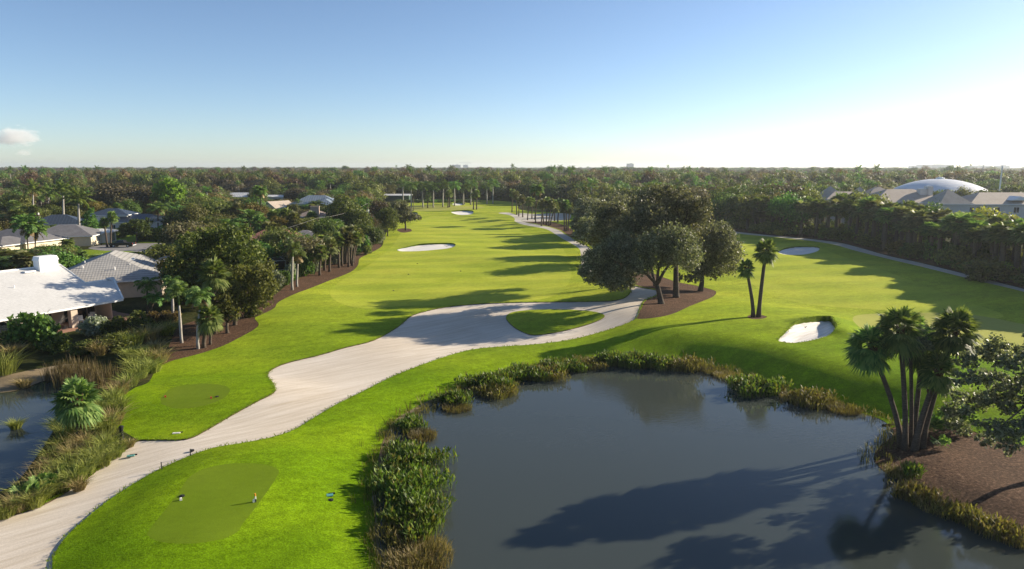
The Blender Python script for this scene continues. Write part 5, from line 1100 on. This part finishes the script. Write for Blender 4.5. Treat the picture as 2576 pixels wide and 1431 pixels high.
DESC = {'dark': 'dark green tree', 'mid': 'green tree', 'olive': 'olive tree', 'brown': 'brown tree', 'rust': 'rust-tinged tree', 'yellow': 'yellow-green tree', 'lime': 'lime green tree', 'sabal': 'fan palm', 'royal': 'royal palm', 'coco': 'feather palm', 'cypress': 'dark conical tree', 'foxtail': 'foxtail palm'}
def scatter():
    R = random.Random(23); cand = []
    def zone(y0, y1, s, wts, hr, x_ok, wr=(7, 11)):
        y = y0
        while y < y1:
            x = -.92 * y - 12
            while x < .92 * y + 12:
                X, Y = x + R.uniform(-.45, .45) * s, y + R.uniform(-.45, .45) * s; x += s
                if not x_ok(X, Y): continue
                k = R.choices([w[0] for w in wts], [w[1] for w in wts])[0]; f = R.random()
                cand.append([Y, X, k, hr[0] + (hr[1] - hr[0]) * f, R.uniform(*wr)])
            y += s
    def px(X, Y): return 1288 + X / Y * 1692
    left = lambda X, Y: px(X, Y) < 985
    zone(92, 250, 5.8, [('dark', 3), ('mid', 1.5), ('olive', 3), ('brown', 1.5), ('sabal', 5), ('coco', 2), ('yellow', .5), ('bush_mid', 2), ('bush_dark', 2), ('bush_olive', 1)], (5.0, 9.5), lambda X, Y: left(X, Y), (5.5, 8.5))
    zone(254, 420, 8.2, [('dark', 4), ('mid', 1.5), ('olive', 4), ('brown', 4), ('rust', 2), ('yellow', .7), ('sabal', 3), ('coco', 1), ('royal', .7)], (6, 11.5), lambda X, Y: px(X, Y) < 985 and left(X, Y), (8, 12))
    zone(205, 420, 9.0, [('dark', 6), ('mid', 3), ('olive', 3), ('brown', 2), ('cypress', .6), ('royal', .5), ('sabal', 1)], (10, 14.5), lambda X, Y: px(X, Y) > 1440 and (px(X, Y) < 2060 or Y > 290 or (Y > 190 and px(X, Y) > 2060 and False)), (9, 13))
    zone(392, 720, 10.5, [('dark', 3), ('mid', 2), ('olive', 4), ('brown', 5), ('rust', 2.0), ('royal', .5), ('coco', .2), ('yellow', .4)], (9.5, 18.5), lambda X, Y: Y > 425 or (960 < px(X, Y) < 1460), (10.5, 16))
    cand.sort(key=lambda c: c[0]); XY = np.array([(c[1], c[0]) for c in cand]); bad = inside(XY, GOLF) | (seg_dist(XY, GOLF) < 5)
    for q in NOGO: bad |= inside(XY, q) | (seg_dist(XY, q) < 2.0)
    for a, b in HOUSES: bad |= ((XY - (a, b)) ** 2).sum(1) < 81
    for a, b, c, d in CLUBR: XP = 1288 + XY[:, 0] / XY[:, 1] * 1692; bad |= (XP > a) & (XP < b) & (XY[:, 1] > c) & (XY[:, 1] < d)
    cand = [c for c, b in zip(cand, bad) if not b]; ZH = hgt([c[1] for c in cand], [c[0] for c in cand]); cand = [c + [float(z)] for c, z in zip(cand, ZH)]
    cnt = {'tree': 0, 'palm': 0}; rec = []; stuff = []
    for Y, X, k, h, w, zg in cand:
        x = px(X, Y)
        if (x < 430 and Y < 112) or (x < 500 and Y < 104): continue
        if 120 < Y < 212 and x > 1800: continue
        b_ = 1692.0; mpp = Y / b_; yb = at_y(Y, 0.0); yt = at_y(Y, h); ok = True
        for x0, x1, y0, y1, Yk in KEEP:
            if Y < Yk - 3 and x + w / 2 / mpp * .75 > x0 and x - w / 2 / mpp * .75 < x1 and yt < y1 and yb > y0 - 2:
                if yb < y1: ok = False; break
                h = min(h, (yb - y1) * mpp * .95); yt = at_y(Y, h)
                if h < 1.3: ok = False; break
        if not ok: continue
        if h < 4 and not k.startswith('bush'): k = R.choice(['bush_mid', 'bush_dark', 'bush_olive', 'bush_rust'])
        if k.startswith('bush'): h = min(h, R.uniform(1.6, 3.4)); w = R.uniform(2.6, 4.6)
        elif k in ('sabal',): w = R.uniform(3.4, 4.6)
        elif k in ('royal', 'coco'): w = R.uniform(5.5, 7.5); h *= 1.22 if Y > 250 else 1.05
        cl = 'palm' if k in ('sabal', 'royal', 'coco') else 'tree'
        if not k.startswith('bush') and cnt[cl] >= (232 if cl == 'tree' else 150): stuff.append((X, Y, k, h, w)); continue
        if k.startswith('bush'):
            if cnt.setdefault('bush', 0) >= 112: continue
            cnt['bush'] += 1
        cnt[cl] += not k.startswith('bush')
        key = k if k.startswith('bush') else k + str(R.randrange(PN[k])); z = zg
        o = plant(key, (X, Y, z), h, w); rec.append((o, k, x, Y))
    # labels: what it looks like, and beside what it stands
    grp = {}
    for o, k, x, Y in rec:
        lx, lY, ln = min(LM_, key=lambda q: abs(q[0] - x) / 90 + abs(math.log(Y / q[1])) * 2.2)
        rel = ('behind' if Y > lY else 'in front of') if abs(x - lx) < 70 else ('right of' if x > lx else 'left of')
        d = DESC.get(k) or (k[5:] + ' green shrub' if k[5:] not in ('rust', 'silver') else 'bronze shrub'); grp.setdefault((d, rel, ln), []).append((x, o))
    for (d, rel, ln), L in grp.items():
        L.sort(key=lambda q: q[0]); n = len(L)
        for i, (x, o) in enumerate(L):
            if n == 1 or len(f'{ORD[min(i, 11)]} {d} from the left, of {n} {rel} the {ln}'.split()) > 16: o['label'] = f'{d} {rel} the {ln}' if n == 1 else f'{ORD[min(i, 11)]} {d} {rel} the {ln}, from left'
            elif n <= 12: o['label'] = f'{ORD[i]} {d} from the left, of {n} {rel} the {ln}'
            else: o['label'] = f'one of the many {d}s {rel} the {ln}'
            o['group'] = f'{d}s {rel} the {ln}'
    return stuff
def at_y(Y, z):                            # height in the view of a point at distance Y and height z
    a = math.atan2(CAM_Z - z, Y) - PITCH; return 715.5 + math.tan(a) * FPX
PN = {'sabal': 3, 'royal': 2, 'coco': 2, 'cypress': 2, 'foxtail': 2, 'dark': 2, 'mid': 2, 'olive': 2, 'brown': 2, 'rust': 2, 'yellow': 2, 'lime': 2}
for x, Y, h, w, k, l in [(1470, 262, 15, 6, 'cypress0', 'tall dark conical tree, left of three behind the grey oaks'), (1492, 268, 14, 6, 'cypress1', 'dark conical tree, middle of three behind the grey oaks'), (1512, 258, 13, 5.5, 'cypress0', 'dark conical tree, right of three behind the grey oaks')]:
    plant(k, (ray(x, 520)[0] / 1692 * Y, Y, 0), h, w, l)
STUFF = scatter()

# ------------------------------------------------------------------ the far wood: one mass, instanced from light trees
def far_wood():
    far = bpy.data.collections.new('far_tree_kinds'); names = []
    spec = [('dark', 'round'), ('mid', 'round'), ('olive', 'spread'), ('brown', 'round'), ('rust', 'spread'), ('brown', 'spread'), ('mid', 'spread')]
    for i, (m, shp) in enumerate(spec):
        Q, G = broad(500 + i, 10, 10, 1.0, 15, 120, .62, shp, limbs=3, lob=(.36, .58), bias=2.0); k = 4 * len(Q); Q2 = Q.reshape(-1, 3); TV = np.concatenate(G.V)
        F = [tuple(range(j, j + 4)) for j in range(0, k, 4)] + [tuple(q + k for q in f) for f in G.F]
        me = np_mesh(f'far_tree_{i}', np.concatenate((Q2, TV)), F, [LM[m], M['bark']], [0] * (k // 4) + [1] * len(G.F))
        o = bpy.data.objects.new(f'a{i}_far_tree', me); far.objects.link(o)
    Q, G, H, D = royal(510, 12, 3.6, n=11, K=9, wid=1.0, strip=.4); k = 4 * len(Q)
    me = np_mesh('far_palm', np.concatenate((Q.reshape(-1, 3), np.concatenate(G.V))), [tuple(range(j, j + 4)) for j in range(0, k, 4)] + [tuple(q + k for q in f) for f in G.F], [LM['feather'], M['royal']], [0] * (k // 4) + [1] * len(G.F))
    o = bpy.data.objects.new('a7_far_palm', me); far.objects.link(o)
    R = random.Random(77); pts = []
    ix = {'dark': [0], 'mid': [1, 6], 'olive': [2], 'brown': [3, 5], 'rust': [4], 'royal': [7], 'coco': [7], 'yellow': [2], 'sabal': [7]}
    for X, Y, k, h, w in STUFF: pts.append((X, Y, R.choice(ix.get(k, [1])), h, w))
    y = 722.0
    while y < 6000:
        s = 11.5 + (y - 720) * .0085; x = -1.0 * y - 20
        while x < 1.0 * y + 20:
            X, Y = x + R.uniform(-.5, .5) * s, y + R.uniform(-.5, .5) * s; x += s
            if 1090 < Y < 1260 and abs(1288 + X / Y * 1692 - 2005) < 50 and Y < 1150: continue
            f1 = math.sin(X * .021 + 1.3 * math.sin(Y * .009)) + math.sin(Y * .017 - X * .008); lf = 1.5 if X < -40 else 0; k = R.choices(range(8), [3 + 2 * (f1 < -.6), 2.5, 4, 3 + lf + 5 * (f1 > .5), 1 + lf + (f1 > .9), 3 + lf + 5 * (f1 > .5), 1.5, .3])[0]
            g = .5 + .5 * math.sin(X * .011 + Y * .004) * math.sin(Y * .006 - X * .003); h = R.uniform(8, 14) + 3.2 * g + (R.uniform(2, 7) if R.random() < .09 and Y < 2600 else 0); h = min(h, 23.0)
            pts.append((X, Y, k, h * (1.25 if k == 7 else 1), R.uniform(1.0, 1.55) * min(s, 30) if k != 7 else 7))
        y += s
    n = len(pts); me = bpy.data.meshes.new('woodland'); me.vertices.add(n); A = np.array(pts, np.float32)
    me.vertices.foreach_set('co', np.stack((A[:, 0], A[:, 1], np.zeros(n, np.float32)), 1).ravel())
    me.attributes.new('pick', 'INT', 'POINT').data.foreach_set('value', A[:, 2].astype(np.int32))
    pal = A[:, 2] == 7; wb = np.where(pal, 6.3, 10.0); hb = np.where(pal, 13.6, 10.0)
    sc = np.stack((A[:, 4] / wb, A[:, 4] / wb, A[:, 3] / hb), 1).astype(np.float32); me.attributes.new('size', 'FLOAT_VECTOR', 'POINT').data.foreach_set('vector', sc.ravel())
    rt = np.zeros((n, 3), np.float32); rt[:, 2] = np.array([R.uniform(0, 6.283) for _ in range(n)]); me.attributes.new('turn', 'FLOAT_VECTOR', 'POINT').data.foreach_set('vector', rt.ravel())
    o = link('woodland', me); setp(o, 'far wooded plain stretching hazily to the horizon', 'woodland', None, 'stuff')
    t = bpy.data.node_groups.new('woodland', 'GeometryNodeTree'); t.interface.new_socket('Geometry', in_out='INPUT', socket_type='NodeSocketGeometry'); t.interface.new_socket('Geometry', in_out='OUTPUT', socket_type='NodeSocketGeometry')
    gi, go = t.nodes.new('NodeGroupInput'), t.nodes.new('NodeGroupOutput'); iop = t.nodes.new('GeometryNodeInstanceOnPoints'); ci = t.nodes.new('GeometryNodeCollectionInfo')
    ci.inputs['Collection'].default_value = far; ci.inputs['Separate Children'].default_value = True; ci.inputs['Reset Children'].default_value = True
    def attr(nm, ty): a = t.nodes.new('GeometryNodeInputNamedAttribute'); a.data_type = ty; a.inputs['Name'].default_value = nm; return a.outputs[0]
    iop.inputs['Pick Instance'].default_value = True
    t.links.new(gi.outputs[0], iop.inputs['Points']); t.links.new(ci.outputs[0], iop.inputs['Instance']); t.links.new(attr('pick', 'INT'), iop.inputs['Instance Index'])
    t.links.new(attr('turn', 'FLOAT_VECTOR'), iop.inputs['Rotation']); t.links.new(attr('size', 'FLOAT_VECTOR'), iop.inputs['Scale']); t.links.new(iop.outputs[0], go.inputs[0])
    md = o.modifiers.new('woodland', 'NODES'); md.node_group = t
    print('woodland', n, 'scatter stuff', len(STUFF))
far_wood()

# ------------------------------------------------------------------ the air
def haze():
    m = bpy.data.materials.new('haze'); m.use_nodes = True; t = m.node_tree; t.nodes.clear()
    out = t.nodes.new('ShaderNodeOutputMaterial'); v = t.nodes.new('ShaderNodeVolumePrincipled')
    v.inputs['Density'].default_value = HAZE_DENSITY; v.inputs['Color'].default_value = (.86, .93, 1.0, 1); v.inputs['Anisotropy'].default_value = .4
    t.links.new(v.outputs[0], out.inputs['Volume']); G = Geo(); G.box((0, 2750, 23.5), (13400, 9900, 53)); o = G.build('haze', m); o['kind'] = 'stuff'
    setp(o, 'thin pale haze over the whole plain', 'haze')
HAZE_DENSITY = 1.05e-4
haze()

# ------------------------------------------------------------------ small things of the course and the street
def mm(px, py): return ground(px, py)[1] / ray(px, py)[1]
M['redp'] = plain('red marker paint', (.45, .03, .02), .5, .4, var=.05); M['whitep'] = plain('white marker paint', (.75, .72, .62), .5, .4, var=.05)
M['orange'] = plain('orange stake paint', (.75, .28, .02), .5, .4, var=.05); M['teal'] = plain('teal plastic lid', (.10, .30, .27), .6, .3, var=.08)
M['blackp'] = plain('black plastic', (.012, .012, .012), .6, .3, var=.1); M['wood'] = plain('weathered wood', (.2, .15, .1), .8, .2); M['truck'] = plain('dark grey car paint', (.018, .02, .024), .25, .6, .3, var=.02)
M['rubber'] = plain('tyre rubber', (.015, .015, .015), .9, .1); M['lampglass'] = plain('lamp glass', (.6, .6, .58), .2, .6, var=.02)
def marker(px, py, mat, label):
    p = ground(px, py); root = thing('tee_marker', label, 'tee marker', tuple(p), .5); G = Geo()
    G.box((0, 0, .06), (.15, .15, .12), 0, 0, .88); G.box((0, 0, .14), (.13, .13, .04), 0, 0, .7); G.build('block', M[mat], root)
    G = Geo(); G.tube([(0, 0, -.1), (0, 0, .02)], .03, 6); G.build('spike', M['darkmetal'], root); return root
marker(455, 1258, 'whitep', 'white tee marker at the left side of the near tee'); marker(639, 1262, 'whitep', 'white tee marker beside the orange stake on the near tee')
marker(416, 999, 'redp', 'red tee marker at the left side of the far tee'); marker(531, 1002, 'redp', 'red tee marker at the right side of the far tee')
def stake(px, py, h, label, mats, r=.035, name='stake'):
    p = ground(px, py); root = thing(name, label, name.replace('_', ' '), tuple(p)); n = len(mats)
    for i, m in enumerate(mats): G = Geo(); G.tube([(0, 0, h * i / n - (.15 if i == 0 else 0)), (0, 0, h * (i + 1) / n)], r, 8); G.build(('post', 'band', 'cap')[i], M[m], root)
    return root
stake(643, 1262, .55, 'short stake with white band and orange cap on the near tee', ['blackp', 'whitep', 'orange'], .05)
stake(480, 1146, .52, 'thin dark stake at the sand path edge, farther of two', ['darkmetal']); stake(407, 1181, .55, 'thin dark stake at the sand path edge, nearer of two', ['darkmetal'])
stake(398, 634, 1.2, 'brown mailbox post at the end of the driveway', ['wood', 'blackp'], .1, 'mailbox')
def post():
    p = ground(307, 1104); root = thing('irrigation_post', 'black rounded post at the corner of the far tee lawn', 'post', tuple(p)); G = Geo()
    G.tube([(0, 0, -.2), (0, 0, .1), (.0, 0, .55), (.02, 0, .95)], [.17, .15, .13, .15], 10); G.build('body', M['blackp'], root); G = Geo(); G.tube([(.02, 0, .95), (.02, 0, 1.02), (.02, 0, 1.1)], [.19, .19, .08], 10); G.build('cap', M['blackp'], root)
post()
def lid(px, py, w, d, mat, label, rz=.3, rim=True, name='valve_box'):
    p = ground(px, py); root = thing(name, label, name.replace('_', ' '), tuple(p), rz); G = Geo(); G.box((0, 0, .03), (w, d, .06)); G.build('lid', M[mat], root)
    if rim: G = Geo(); G.box((w * .3, d * .55, .025), (w * 1.0, d * .3, .09)); G.build('rim', M['blackp'], root)
lid(830, 1246, .42, .34, 'teal', 'teal valve box lid on the grass beside the near tee'); lid(329, 1147, .5, .25, 'teal', 'faded teal lid lying in the sand path'); lid(444, 1090, .55, .22, 'whitep', 'white plaque set in the far tee lawn', .2, name='plaque')
for x, y, l in [(832, 1258, 'black sprinkler head just below the teal valve box'), (458, 1248, 'black sprinkler head at the left rim of the near tee'), (483, 1133, 'dark sprinkler head by the farther path stake'), (546, 998, 'dark sprinkler head behind the right red marker'), (1050, 663, 'dark sprinkler head in mid fairway below the long bunker'), (1028, 690, 'dark sprinkler head in the fairway left of centre'), (1159, 682, 'dark sprinkler head in the centre of the fairway'), (990, 731, 'dark sprinkler head in the near left fairway'), (2270, 664, 'dark sprinkler head in the right fairway'), (1820, 905, 'dark sprinkler head on the slope above the pond')]:
    p = ground(x, y); root = thing('sprinkler_head', l, 'sprinkler', tuple(p)); G = Geo(); G.tube([(0, 0, -.05), (0, 0, .05)], .16, 10); G.build('rim', M['blackp'], root); G = Geo(); G.tube([(0, 0, .05), (0, 0, .09)], .07, 8); G.build('nozzle', M['darkmetal'], root)
def rake(px, py, rz, label):
    p = ground(px, py); root = thing('rake', label, 'rake', tuple(p), rz); G = Geo(); G.tube([(0, 0, .06), (1.7, 0, .08)], .03, 6); G.build('handle', M['wood'], root); G = Geo(); G.box((0, 0, .06), (.08, .8, .05))
    for k in range(9): G.box((0, -.36 + k * .09, .02), (.03, .03, .08))
    G.build('head', M['darkmetal'], root)
rake(1125, 616, 2.2, 'rake lying at the right end of the long fairway bunker'); rake(2028, 815, 2.5, 'rake lying at the top of the right greenside bunker'); rake(1976, 855, 3.0, 'rake lying at the left tip of the right greenside bunker')
p_ = at(2236, 1070, WATER_Z); G = Geo(); G.tube([(-.55, 0, .02), (.0, .05, .05), (.55, 0, .03)], [.09, .1, .06], 8); o_ = G.build('log', M['bark']); o_.location = tuple(p_); setp(o_, 'dark log lying in the shallows left of the palm cluster', 'log')
def pickup():
    p = ground(309, 621); root = thing('pickup_truck', 'dark pickup truck parked on the driveway, facing left', 'pickup truck', tuple(p), math.radians(4)); L = 5.9
    prof = [(-2.95,.45),(-2.95,.95),(-2.8,1.08),(-1.55,1.18),(-.95,1.82),(.55,1.86),(.85,1.2),(2.95,1.18),(2.95,.5)]; G = Geo(); n = len(prof); V = [(x, -.95, z) for x, z in prof] + [(x, .95, z) for x, z in prof]
    for i in (4, 5): V[i] = (V[i][0], -.78, V[i][2]); V[i + n] = (V[i + n][0], .78, V[i + n][2])
    G.add(V, [tuple(range(n - 1, -1, -1)), tuple(range(n, 2 * n))] + [(i, (i + 1) % n, (i + 1) % n + n, i + n) for i in range(n)]); G.build('body', M['truck'], root)
    G = Geo()
    for s in (-1, 1):
        y0, y1 = s * .955, s * .80
        for x0, x1, a0, a1 in ((-1.4, -.25, -.9, -.25), (-.17, .68, -.17, .5)): G.add([(x0, y0, 1.22), (x1, y0, 1.22), (a1, y1, 1.76), (a0, y1, 1.74)], [(0, 1, 2, 3), (3, 2, 1, 0)])
    G.add([(-1.53, -.8, 1.24), (-1.53, .8, 1.24), (-1.0, .7, 1.78), (-1.0, -.7, 1.78)], [(0, 1, 2, 3), (3, 2, 1, 0)]); G.build('side_glass', M['glass'], root)
    G = Geo(); G.box((1.9, 0, 1.21), (1.9, 1.5, .03)); G.build('bed', M['blackp'], root)
    for x in (-1.85, 1.75):
        for s in (-1, 1):
            G = Geo(); G.tube([(x, s * .72, .39), (x, s * 1.0, .39)], .39, 16); w = G.build('wheel', M['rubber'], root); G = Geo(); G.tube([(x, s * .98, .39), (x, s * 1.02, .39)], .22, 12); G.build('rim', M['alu'], w)
    for s in (-1, 1): G = Geo(); G.box((-2.94, s * .72, .88), (.08, .32, .2)); G.build('headlight', M['lampglass'], root); G = Geo(); G.box((2.95, s * .86, .95), (.05, .14, .3)); G.build('tail_light', M['redp'], root)
    G = Geo(); G.box((-3.0, 0, .55), (.14, 1.85, .2)); G.build('bumper', M['alu'], root); G = Geo(); G.box((3.0, 0, .55), (.14, 1.85, .2)); G.build('bumper', M['alu'], root)
pickup()
def pole(px, Y, ytop, label, trans=None, r=.16, arm=True, mat='wood', name='utility_pole'):
    a, b, c = ray(px, 540); X = a / b * Y; h = aty(px, ytop, Y)[2]; root = thing(name, label, 'pole', (X, Y, 0)); G = Geo(); G.tube([(0, 0, -.3), (0, 0, h)], [r * 1.2, r * .75], 8); G.build('post', M[mat], root)
    if arm: G = Geo(); G.box((0, 0, h - .35), (1.8, .12, .14)); G.build('crossarm', M['wood'], root)
    if trans: z = aty(px, trans, Y)[2]; G = Geo(); G.tube([(.1, -.35, z - .6), (.1, -.35, z + .5), (.1, -.35, z + .6)], [.36, .36, .2], 12); G.build('transformer', M['alu'], root)
    return np.array((X, Y, h))
q1 = pole(798, 172, 548, 'wooden utility pole with grey transformer above the palm row', 578, .2); q2 = pole(926, 222, 511, 'utility pole with transformer at the fairway tree edge', 531, .2)
q3 = pole(97, 224, 515, 'utility pole with small transformer among the left royal palms', 535, .2); q4 = pole(470, 140, 627, 'utility pole hidden in the broad dark tree', None, .15); pole(1041, 330, 497, 'slim pole behind the lone fairway oak', None, .14, False)
pole(2507, 292, 417, 'tall steel pole right of the dome', None, .3, False, 'alu', 'light_pole')
for i, (x, Y, yt) in enumerate([(2460, 640, 414), (2216, 700, 419), (2129, 760, 420), (2054, 700, 424), (1996, 620, 423)]): pole(x, Y, yt, f"{('first', 'second', 'third', 'fourth', 'fifth')[i]} thin distant pole from the right on the right horizon", None, .32, False, 'concrete', 'light_pole')
def wire(a, b, sag, label, r=.022):
    t = np.linspace(0, 1, 25); P = a + (b - a) * t[:, None]; P[:, 2] -= 4 * sag * t * (1 - t); G = Geo(); G.tube(P, r, 5); o = G.build('power_line', M['concrete']); setp(o, label, 'power line')
wire(q1, q2, .9, 'upper power line between the two transformer poles'); wire(q1 - (0, 0, 1.6), q2 - (0, 0, 2.2), 1.0, 'lower power line between the two transformer poles'); wire(q4, q1, .8, 'power line falling left from the transformer pole to the dark tree')
wire(q4 - (0, 0, .3), np.array((-60.5, 112, 4.2)), .4, 'service wire reaching the grey tiled house')
def bare_shrub(px, yb, hpx, label, seed):
    R = np.random.default_rng(seed); p = ground(px, yb); H = hpx * p[1] / ray(px, yb)[1]; root = thing('bare_shrub', label, 'shrub', tuple(p)); G = Geo()
    def grow(o, d, L, r, k):
        e = o + d * L; m = (o + e) / 2 + R.normal(size=3) * L * .08; G.tube([o, m, e], [r, r * .8, r * .6], 4, cap=False)
        if k:
            for _ in range(3 if k > 1 else 4): grow(e, unit(d + R.normal(size=3) * .55 + np.array((0, 0, .1))), L * R.uniform(.6, .8), r * .6, k - 1)
    for i in range(6): a = i * 1.05; grow(np.zeros(3), unit(np.array((math.cos(a) * .8, math.sin(a) * .8, .9))), H * .34, .05, 3)
    G.build('branches', M['twig'], root)
bare_shrub(100, 868, 112, 'leafless bleached shrub in front of the white eave', 901); bare_shrub(355, 742, 50, 'leafless pale shrub beside the arching dark palm', 902); bare_shrub(238, 838, 44, 'bare grey twiggy shrub on the patio edge', 903)
def patio_chair(s, q, rz, label):
    base, e, n, Spx = WH; p = base + e * s + n * q + np.array((0, 0, .03)); root = thing('patio_chair', label, 'chair', tuple(p), rz); G = Geo(); G.box((0, 0, .4), (.65, .65, .12)); G.build('seat', M['trim'], root); G = Geo(); G.box((0, .3, .7), (.65, .1, .6)); G.build('backrest', M['trim'], root)
    for a in (-.27, .27):
        for b in (-.27, .27): G = Geo(); G.box((a, b, .17), (.06, .06, .34)); G.build('leg', M['trim'], root)
patio_chair(WH[3](203, 2.5), 2.6, .7, 'white patio chair nearest the patio column'); patio_chair(WH[3](222, 2.5), 2.4, -.3, 'white patio chair in the middle of the patio'); patio_chair(WH[3](236, 3), 3.4, .2, 'white patio chair against the sliding doors')
def fence():
    a, b = ground(1030, 508.5), ground(1215, 508); root = thing('fence', 'dark chain-link fence behind the royal palm row', 'fence', tuple(a)); d = b - a; n = 26
    G = Geo()
    for i in range(n + 1): q = d * i / n; G.tube([(q[0], q[1], -.2), (q[0], q[1], 2.0)], .06, 5)
    G.build('posts', M['darkmetal'], root); G = Geo(); c = d / 2; L = math.hypot(d[0], d[1]); rz = math.atan2(d[1], d[0])
    for z in (.1, 1.0, 1.95): G.box((c[0], c[1], z), (L, .05, .06), rz)
    for k in range(int(L / .5)): q = d * (k + .5) / int(L / .5); G.box((q[0], q[1], 1.0), (.03, .03, 1.9), rz)
    G.build('mesh', M['darkmetal'], root)
fence()
for i in range(9): x = 1005 + i * 22; plant('bush_mid', ground(x, 509.3), 1.7, 5.6, f"{('first', 'second', 'third', 'fourth', 'fifth', 'sixth', 'seventh', 'eighth', 'ninth')[i]} clump from the left of the low hedge behind the far green", 'low hedge behind the far green')
def cloud(px, py, w, h, label, seed, dens):
    Y = 9000.0; c = aty(px, py, Y); mpp = Y / ray(px, py)[1]; m = bpy.data.materials.new('cloud'); m.use_nodes = True; t = m.node_tree; t.nodes.clear()
    out = t.nodes.new('ShaderNodeOutputMaterial'); v = t.nodes.new('ShaderNodeVolumePrincipled'); v.inputs['Color'].default_value = (.97, .97, .97, 1); v.inputs['Anisotropy'].default_value = .0
    oc = objc(t); ln = t.nodes.new('ShaderNodeVectorMath'); ln.operation = 'LENGTH'; t.links.new(oc, ln.inputs[0]); nz = nd(t, 'ShaderNodeTexNoise', Scale=1.7, Detail=6, Roughness=.6); of = t.nodes.new('ShaderNodeVectorMath'); of.operation = 'ADD'; of.inputs[1].default_value = (seed * 3.7, seed, 0)
    t.links.new(oc, of.inputs[0]); t.links.new(of.outputs[0], nz.inputs['Vector'])
    def mt(op, a, b): n = t.nodes.new('ShaderNodeMath'); n.operation = op; [t.links.new(q, n.inputs[i]) if not isinstance(q, float) else setattr(n.inputs[i], 'default_value', q) for i, q in ((0, a), (1, b))]; return n.outputs[0]
    f = mt('SUBTRACT', mt('ADD', mt('MULTIPLY', nz.outputs['Fac'], 2.1), -.28), ln.outputs['Value']); mr = t.nodes.new('ShaderNodeMapRange'); mr.inputs[1].default_value = 0; mr.inputs[2].default_value = .35; mr.inputs[4].default_value = dens; t.links.new(f, mr.inputs[0]); t.links.new(mr.outputs[0], v.inputs['Density']); t.links.new(v.outputs[0], out.inputs['Volume'])
    G = Geo(); G.box((0, 0, 0), (2.4, 2.4, 2.4)); o = G.build('cloud', m); o.location = tuple(c); o.scale = (w * mpp / 2, w * mpp / 2, h * mpp / 2); setp(o, label, 'cloud')
cloud(38, 345, 128, 62, 'white puffy cloud low in the sky at the left edge', 1, .0045); cloud(60, 384, 50, 22, 'small faint cloud beneath the puffy one at left', 2, .003)
